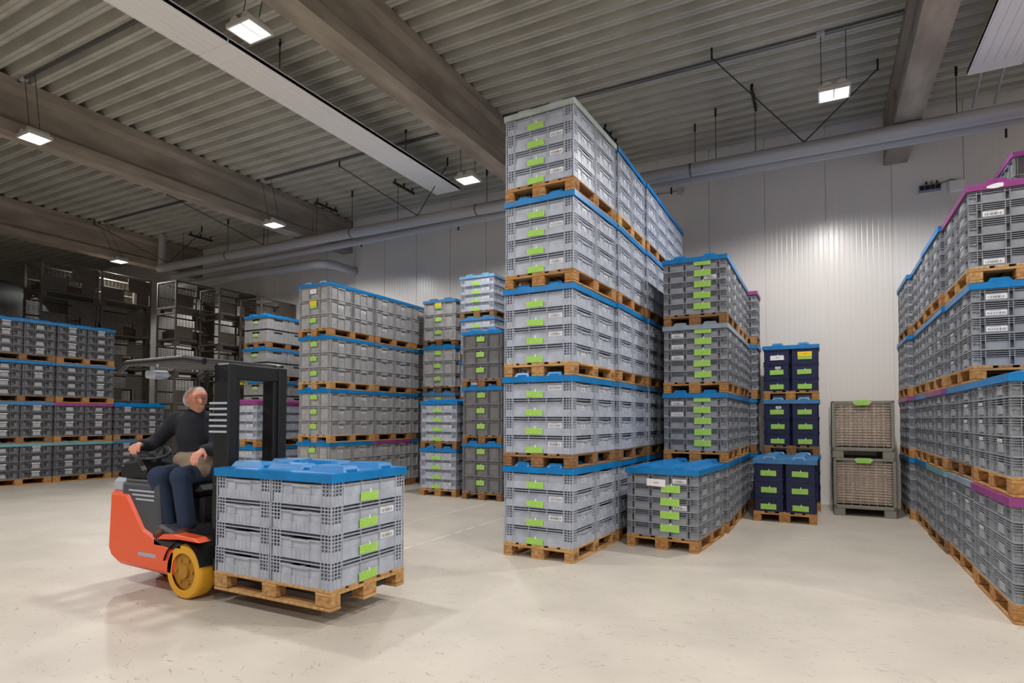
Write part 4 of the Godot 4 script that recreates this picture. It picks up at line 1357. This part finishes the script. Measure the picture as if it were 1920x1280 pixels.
		for k in 6: tube(st, Vector3(cos(TAU * k / 6) * R * 0.45, sin(TAU * k / 6) * R * 0.45, e[3] - 0.03), Vector3(cos(TAU * k / 6) * R * 0.45, sin(TAU * k / 6) * R * 0.45, e[3] - 0.004), 0.014, 6)
		part("hub", st.commit(), std(rgb(176, 126, 40), 0.5), w)
	st = begin()
	for k in 14:
		var a0 := PI * (k - 1.5) / 13.0 * 0.9 + 0.15
		var a1 := PI * (k - 0.5) / 13.0 * 0.9 + 0.15
		if k < 2: continue
		quad(st, Vector3(0.45 + cos(a0) * 0.235, 0.215 + sin(a0) * 0.235, 0.47), Vector3(0.45 + cos(a1) * 0.235, 0.215 + sin(a1) * 0.235, 0.47), Vector3(0.45 + cos(a1) * 0.235, 0.215 + sin(a1) * 0.235, 0.28), Vector3(0.45 + cos(a0) * 0.235, 0.215 + sin(a0) * 0.235, 0.28))
	part("mudguard", st.commit(), M.truck_black, t)
	# mast
	for s in [1.0, -1.0]:
		st = begin()
		bevel_box(st, Vector3(0.53, 0.05, s * 0.25 - 0.045 - 0.02), Vector3(0.715, 1.86, s * 0.25 + 0.045 - 0.02), 0.01)
		part("mast_upright", st.commit(), M.truck_black, t)
		st = begin()
		bevel_box(st, Vector3(0.56, 0.09, s * 0.19 - 0.045), Vector3(0.69, 1.84, s * 0.19 + 0.005), 0.008)
		part("inner_mast", st.commit(), M.truck_black, t)
		st = begin()
		tube(st, Vector3(0.52, 0.1, s * 0.22 - 0.02), Vector3(0.52, 1.0, s * 0.22 - 0.02), 0.03, 12)
		tube(st, Vector3(0.52, 1.0, s * 0.22 - 0.02), Vector3(0.52, 1.78, s * 0.22 - 0.02), 0.018, 12)
		part("lift_cylinder", st.commit(), M.truck_black, t)
		st = begin()
		bevel_box(st, Vector3(0.76, 0.145, s * 0.187 - 0.055), Vector3(1.9, 0.185, s * 0.187 + 0.055), 0.006)
		bevel_box(st, Vector3(0.724, 0.145, s * 0.187 - 0.055), Vector3(0.762, 0.62, s * 0.187 + 0.055), 0.006)
		part("fork", st.commit(), M.dark_steel, t)
	for e in [[1.73, 1.86, 0.05], [0.86, 0.93, 0.03], [0.1, 0.2, 0.03]]:
		st = begin()
		bevel_box(st, Vector3(0.55, e[0], -0.31), Vector3(0.7, e[1], 0.27), 0.012)
		part("mast_crossbar", st.commit(), M.truck_black, t)
	for h in [0.24, 0.56, 0.82]:
		st = begin()
		bevel_box(st, Vector3(0.7, h, -0.38), Vector3(0.724, h + 0.09, 0.38), 0.006)
		part("carriage_plate", st.commit(), M.truck_black, t)
	for k in 6:
		st = begin()
		bevel_box(st, Vector3(0.49, 1.3 + k * 0.046, 0.27), Vector3(0.7, 1.318 + k * 0.046, 0.283), 0.003)
		part("louvre", st.commit(), M.truck_pale, t)
	# overhead guard
	for s in [1.0, -1.0]:
		st = begin()
		path_tube(st, [Vector3(-0.6, 1.83, s * 0.38), Vector3(-0.45, 1.89, s * 0.4), Vector3(0.35, 1.9, s * 0.4), Vector3(0.56, 1.87, s * 0.38)], 0.028, 8)
		part("guard_rail", st.commit(), M.truck_black, t)
	st = begin()
	path_tube(st, [Vector3(-0.5, 0.86, -0.36), Vector3(-0.53, 1.4, -0.37), Vector3(-0.5, 1.86, -0.4)], 0.022, 8)
	part("guard_post", st.commit(), M.truck_black, t)
	for k in 6:
		st = begin()
		bevel_box(st, Vector3(-0.52 + k * 0.18, 1.885, -0.4), Vector3(-0.4 + k * 0.18, 1.905, 0.4), 0.006)
		part("guard_slat", st.commit(), M.truck_grey, t)
	st = begin()
	bevel_box(st, Vector3(-0.3, 1.76, 0.2), Vector3(-0.16, 1.83, 0.34), 0.015)
	tube(st, Vector3(-0.23, 1.83, 0.27), Vector3(-0.23, 1.89, 0.27), 0.012, 6)
	part("work_light", st.commit(), M.truck_pale, t)
	st = begin()
	bevel_box(st, Vector3(-0.28, 1.735, -0.39), Vector3(0.1, 1.76, -0.37), 0.004)
	tube(st, Vector3(0.08, 1.755, -0.38), Vector3(0.08, 1.89, -0.38), 0.01, 6)
	tube(st, Vector3(-0.26, 1.755, -0.38), Vector3(-0.26, 1.89, -0.38), 0.01, 6)
	part("marker_strip", st.commit(), M.yellow_strip, t)

# ------------------------------------------------------------------ the driver
# bones: [a, b, ra, rb]; smooth union, meshed as surface nets
func skin_mesh(bones: Array, cell: float, k: float) -> ArrayMesh:
	var lo := Vector3.ONE * 1e9
	var hi := -lo
	for b in bones:
		var r := maxf(b[2], b[3]) + k + cell * 3
		lo = lo.min(b[0] - Vector3.ONE * r).min(b[1] - Vector3.ONE * r)
		hi = hi.max(b[0] + Vector3.ONE * r).max(b[1] + Vector3.ONE * r)
	var n := Vector3i(((hi - lo) / cell).ceil()) + Vector3i.ONE
	var f := PackedFloat32Array()
	f.resize(n.x * n.y * n.z)
	f.fill(1.0)
	for b in bones:
		var a: Vector3 = b[0]
		var d: Vector3 = b[1] - b[0]
		var ra: float = b[2]
		var rb: float = b[3]
		var dd := maxf(d.length_squared(), 1e-9)
		var m := maxf(ra, rb) + k + cell * 2
		var i0 := Vector3i(((a.min(b[1]) - Vector3.ONE * m - lo) / cell).floor()).clamp(Vector3i.ZERO, n - Vector3i.ONE)
		var i1 := Vector3i(((a.max(b[1]) + Vector3.ONE * m - lo) / cell).ceil()).clamp(Vector3i.ZERO, n - Vector3i.ONE)
		for z in range(i0.z, i1.z + 1):
			for y in range(i0.y, i1.y + 1):
				var at := (z * n.y + y) * n.x
				for x in range(i0.x, i1.x + 1):
					var p := lo + Vector3(x, y, z) * cell - a
					var t := clampf(p.dot(d) / dd, 0.0, 1.0)
					var v := (p - d * t).length() - lerpf(ra, rb, t)
					var o := f[at + x]
					var h := maxf(k - absf(o - v), 0.0) / k
					f[at + x] = minf(o, v) - h * h * k * 0.25
	var idx := PackedInt32Array()
	idx.resize(f.size())
	idx.fill(-1)
	var verts := PackedVector3Array()
	var sx := 1
	var sy := n.x
	var sz := n.x * n.y
	var offs := [0, sx, sy, sx + sy, sz, sz + sx, sz + sy, sz + sx + sy]
	var corner := [Vector3(0, 0, 0), Vector3(1, 0, 0), Vector3(0, 1, 0), Vector3(1, 1, 0), Vector3(0, 0, 1), Vector3(1, 0, 1), Vector3(0, 1, 1), Vector3(1, 1, 1)]
	var edges := [[0, 1], [2, 3], [4, 5], [6, 7], [0, 2], [1, 3], [4, 6], [5, 7], [0, 4], [1, 5], [2, 6], [3, 7]]
	for z in n.z - 1:
		for y in n.y - 1:
			for x in n.x - 1:
				var at := x + y * sy + z * sz
				if absf(f[at]) > cell * 2.5: continue
				var inside := 0
				for q in 8:
					if f[at + offs[q]] < 0.0: inside += 1
				if inside == 0 or inside == 8: continue
				var s := Vector3.ZERO
				var c := 0
				for e in edges:
					var v0 := f[at + offs[e[0]]]
					var v1 := f[at + offs[e[1]]]
					if (v0 < 0.0) != (v1 < 0.0):
						s += corner[e[0]].lerp(corner[e[1]], v0 / (v0 - v1))
						c += 1
				idx[at] = verts.size()
				verts.append(lo + (Vector3(x, y, z) + s / c) * cell)
	var tris := PackedInt32Array()
	for z in range(1, n.z - 1):
		for y in range(1, n.y - 1):
			for x in range(1, n.x - 1):
				var at := x + y * sy + z * sz
				var v0 := f[at]
				if absf(v0) > cell * 2.5: continue
				for ax in 3:
					var step: int = [sx, sy, sz][ax]
					var v1 := f[at + step]
					if (v0 < 0.0) == (v1 < 0.0): continue
					var u: int = [sy, sz, sx][ax]
					var w: int = [sz, sx, sy][ax]
					var q := [idx[at], idx[at - u], idx[at - u - w], idx[at - w]]
					if q.min() < 0: continue
					if v0 < 0.0: tris.append_array([q[0], q[2], q[1], q[0], q[3], q[2]])
					else: tris.append_array([q[0], q[1], q[2], q[0], q[2], q[3]])
	var norms := PackedVector3Array()
	norms.resize(verts.size())
	for i in range(0, tris.size(), 3):
		var nn := (verts[tris[i + 2]] - verts[tris[i]]).cross(verts[tris[i + 1]] - verts[tris[i]])
		for j in 3: norms[tris[i + j]] += nn
	for i in norms.size(): norms[i] = norms[i].normalized()
	var arr := []
	arr.resize(Mesh.ARRAY_MAX)
	arr[Mesh.ARRAY_VERTEX] = verts
	arr[Mesh.ARRAY_NORMAL] = norms
	arr[Mesh.ARRAY_INDEX] = tris
	var am := ArrayMesh.new()
	am.add_surface_from_arrays(Mesh.PRIMITIVE_TRIANGLES, arr)
	return am

func hand_bones(wrist: Vector3, dir: Vector3, palm_n: Vector3, side: float, curl: float) -> Array:
	# dir: wrist to knuckles, palm_n: out of the palm, fingers curl towards it; side: +1 puts the thumb on dir x palm_n
	var out := []
	var across := dir.cross(palm_n).normalized() * side
	for i in 4:
		var o: float = [0.028, 0.009, -0.01, -0.028][i]
		var k := wrist + dir * 0.088 + across * o
		out.append([wrist + dir * 0.015 + across * o * 0.6, k, 0.015, 0.0115])
		var ln: float = [0.04, 0.045, 0.042, 0.033][i]
		var d1 := (dir * cos(curl) + palm_n * sin(curl)).normalized()
		var d2 := (dir * cos(curl * 2.1) + palm_n * sin(curl * 2.1)).normalized()
		var d3 := (dir * cos(curl * 2.8) + palm_n * sin(curl * 2.8)).normalized()
		out.append([k, k + d1 * ln, 0.0098, 0.009])
		out.append([k + d1 * ln, k + d1 * ln + d2 * ln * 0.7, 0.009, 0.0085])
		out.append([k + d1 * ln + d2 * ln * 0.7, k + d1 * ln + d2 * ln * 0.7 + d3 * ln * 0.5, 0.0085, 0.0075])
	var tb := wrist + dir * 0.025 + across * 0.024
	var t1 := tb + (dir * 0.5 + across * 0.7 + palm_n * 0.4).normalized() * 0.042
	var t2 := t1 + (dir * 0.7 + across * 0.15 + palm_n * 0.6).normalized() * 0.034
	out.append([tb, t1, 0.0145, 0.0115])
	out.append([t1, t2, 0.0115, 0.009])
	return out

func build_driver() -> void:
	var origin := W(-4.9, 0.85, 3.43)
	var t := thing("person", origin)
	tag(t, "grey haired person in dark jacket and blue trousers sitting in the orange truck, looking forward", "person")
	var P := func(x: float, h: float, z: float) -> Vector3: return W(x - 0.05, h, z) - origin
	var pelvis: Vector3 = P.call(-4.92, 0.95, 3.46)
	var chest: Vector3 = P.call(-4.95, 1.27, 3.45)
	var neck: Vector3 = P.call(-4.93, 1.45, 3.43)
	var rs: Vector3 = P.call(-5.12, 1.385, 3.37)
	var ls: Vector3 = P.call(-4.78, 1.385, 3.53)
	var re: Vector3 = P.call(-5.3, 1.17, 3.27)
	var le: Vector3 = P.call(-4.66, 1.16, 3.44)
	var rw: Vector3 = P.call(-5.205, 1.185, 3.1)
	var lw: Vector3 = P.call(-4.56, 1.14, 3.24)
	var rh: Vector3 = P.call(-5.01, 0.935, 3.4)
	var lh: Vector3 = P.call(-4.85, 0.935, 3.46)
	var rk: Vector3 = P.call(-4.86, 0.93, 3.06)
	var lk: Vector3 = P.call(-4.66, 0.93, 3.12)
	var ra: Vector3 = P.call(-4.79, 0.53, 3.1)
	var la: Vector3 = P.call(-4.6, 0.53, 3.14)
	var fwd := Vector3(0.5, 0, 0.87)     # towards the camera and to the right
	var torso := [[pelvis, chest, 0.13, 0.135], [chest, neck - Vector3(0, 0.06, 0), 0.14, 0.1], [rs, ls, 0.065, 0.065], [rh, lh, 0.1, 0.1]]
	var arms := [[rs, re, 0.056, 0.046], [re, rw, 0.044, 0.032], [ls, le, 0.056, 0.046], [le, lw, 0.044, 0.032]]
	var legs := [[rh, rk, 0.088, 0.064], [rk, ra, 0.06, 0.042], [lh, lk, 0.088, 0.064], [lk, la, 0.06, 0.042]]
	var throat := [[neck - Vector3(0, 0.08, 0), neck + Vector3(0.01, 0.06, 0.0), 0.058, 0.052]]
	# body: one continuous figure in skin; clothes lie over it
	part("body", skin_mesh(torso + arms + legs + throat, 0.014, 0.05), M.skin, t)
	var grow := func(bs: Array, g: float) -> Array:
		var out := []
		for b in bs: out.append([b[0], b[1], b[2] + g, b[3] + g])
		return out
	var sleeves := [[rs, re, 0.056, 0.046], [re, re.lerp(rw, 0.86), 0.044, 0.036], [ls, le, 0.056, 0.046], [le, le.lerp(lw, 0.86), 0.044, 0.036], [neck - Vector3(0, 0.07, 0), neck - Vector3(0, 0.02, 0), 0.062, 0.058]]
	part("jacket", skin_mesh(grow.call(torso.slice(0, 3) + sleeves, 0.016), 0.014, 0.05), M.jacket, t)
	part("trousers", skin_mesh(grow.call([[rh, rk, 0.088, 0.066], [rk, rk.lerp(ra, 0.95), 0.062, 0.056], [lh, lk, 0.088, 0.066], [lk, lk.lerp(la, 0.95), 0.062, 0.056], [rh, lh, 0.1, 0.1], [pelvis, pelvis + Vector3(0, 0.06, 0), 0.12, 0.12]], 0.012), 0.014, 0.04), M.trousers, t)
	var collar := begin()
	torus(collar, neck - Vector3(0, 0.01, 0), Vector3(0.05, 1, 0).normalized(), 0.062, 0.018, 24, 8)
	part("collar", collar.commit(), M.jacket, t)
	part("pouch", skin_mesh([[pelvis + fwd * 0.1 + Vector3(-0.08, 0.1, 0.05), pelvis + fwd * 0.1 + Vector3(0.13, 0.1, -0.02), 0.075, 0.075], [pelvis + fwd * 0.14 + Vector3(-0.05, 0.02, 0), pelvis + fwd * 0.14 + Vector3(0.12, 0.02, 0), 0.08, 0.08]], 0.014, 0.03), M.pouch, t)
	for a in [ra, la]:
		part("shoe", skin_mesh([[a + Vector3(0, -0.02, 0) - fwd * 0.03, a + Vector3(0, -0.03, 0), 0.05, 0.05], [a + Vector3(0, -0.04, 0), a + Vector3(0, -0.05, 0) + fwd * 0.15, 0.046, 0.036]], 0.01, 0.02), M.shoe, t)
	# head, turned to the way the truck goes
	var hd := Node3D.new()
	hd.name = "head"
	hd.position = P.call(-4.915, 1.575, 3.42)
	hd.rotation.y = 0.45 - 0.0      # local +x is where the face looks
	hd.rotation.y = -0.3
	t.add_child(hd)
	var hb := [[Vector3(-0.028, 0.03, 0), Vector3(0.02, 0.038, 0), 0.084, 0.08], [Vector3(0.02, 0.0, 0), Vector3(0.04, -0.055, 0), 0.066, 0.052], [Vector3(0.055, -0.085, 0.0), Vector3(0.06, -0.09, 0), 0.028, 0.026], [Vector3(-0.01, -0.06, 0), Vector3(0.0, -0.13, 0), 0.05, 0.052],
		[Vector3(0.09, 0.02, 0), Vector3(0.118, -0.022, 0), 0.009, 0.014], [Vector3(0.082, 0.04, -0.035), Vector3(0.082, 0.04, 0.035), 0.014, 0.014], [Vector3(0.086, -0.05, -0.018), Vector3(0.086, -0.05, 0.018), 0.01, 0.01], [Vector3(0.086, -0.062, -0.014), Vector3(0.086, -0.062, 0.014), 0.009, 0.009]]
	for s in [-1.0, 1.0]:
		hb.append([Vector3(-0.01, 0.02, s * 0.078), Vector3(-0.012, -0.02, s * 0.078), 0.016, 0.011])
		hb.append([Vector3(0.062, -0.012, s * 0.04), Vector3(0.066, -0.014, s * 0.036), 0.022, 0.02])
	part("face", skin_mesh(hb, 0.005, 0.018), M.skin, hd)
	part("hair", skin_mesh([[Vector3(-0.05, 0.035, 0), Vector3(0.005, 0.06, 0), 0.085, 0.074], [Vector3(-0.06, 0.0, -0.035), Vector3(-0.06, 0.0, 0.035), 0.058, 0.058], [Vector3(-0.02, 0.03, -0.062), Vector3(-0.03, -0.005, -0.062), 0.026, 0.02], [Vector3(-0.02, 0.03, 0.062), Vector3(-0.03, -0.005, 0.062), 0.026, 0.02]], 0.006, 0.02), M.hair, hd)
	for s in [-1.0, 1.0]:
		var st := begin()
		ball(st, Vector3(0.082, 0.018, s * 0.031), 0.0105, 10)
		part("eye", st.commit(), M.eye, hd)
	part("mouth", skin_mesh([[Vector3(0.092, -0.056, -0.016), Vector3(0.092, -0.056, 0.016), 0.0055, 0.0055]], 0.002, 0.004), std(rgb(150, 84, 76), 0.6), hd)
	for s in [-1.0, 1.0]: part("eyebrow", skin_mesh([[Vector3(0.094, 0.042, s * 0.02), Vector3(0.088, 0.045, s * 0.044), 0.005, 0.004]], 0.002, 0.004), M.hair, hd)
	# hands: right on the steering wheel, left on the lever by the mast
	var rd := (rw - re).normalized()
	part("hand", skin_mesh(hand_bones(rw, (rd + Vector3(0.35, -0.12, 0)).normalized(), Vector3(0.1, -1, 0.05).normalized(), -1.0, 0.5) + [[re.lerp(rw, 0.8), rw, 0.034, 0.026]], 0.0045, 0.008), M.skin, t)
	var ld := (lw - le).normalized()
	part("hand", skin_mesh(hand_bones(lw, (ld + Vector3(0, -0.2, 0)).normalized(), Vector3(-0.1, -1, 0.1).normalized(), 1.0, 0.6) + [[le.lerp(lw, 0.8), lw, 0.034, 0.026]], 0.0045, 0.008), M.skin, t)
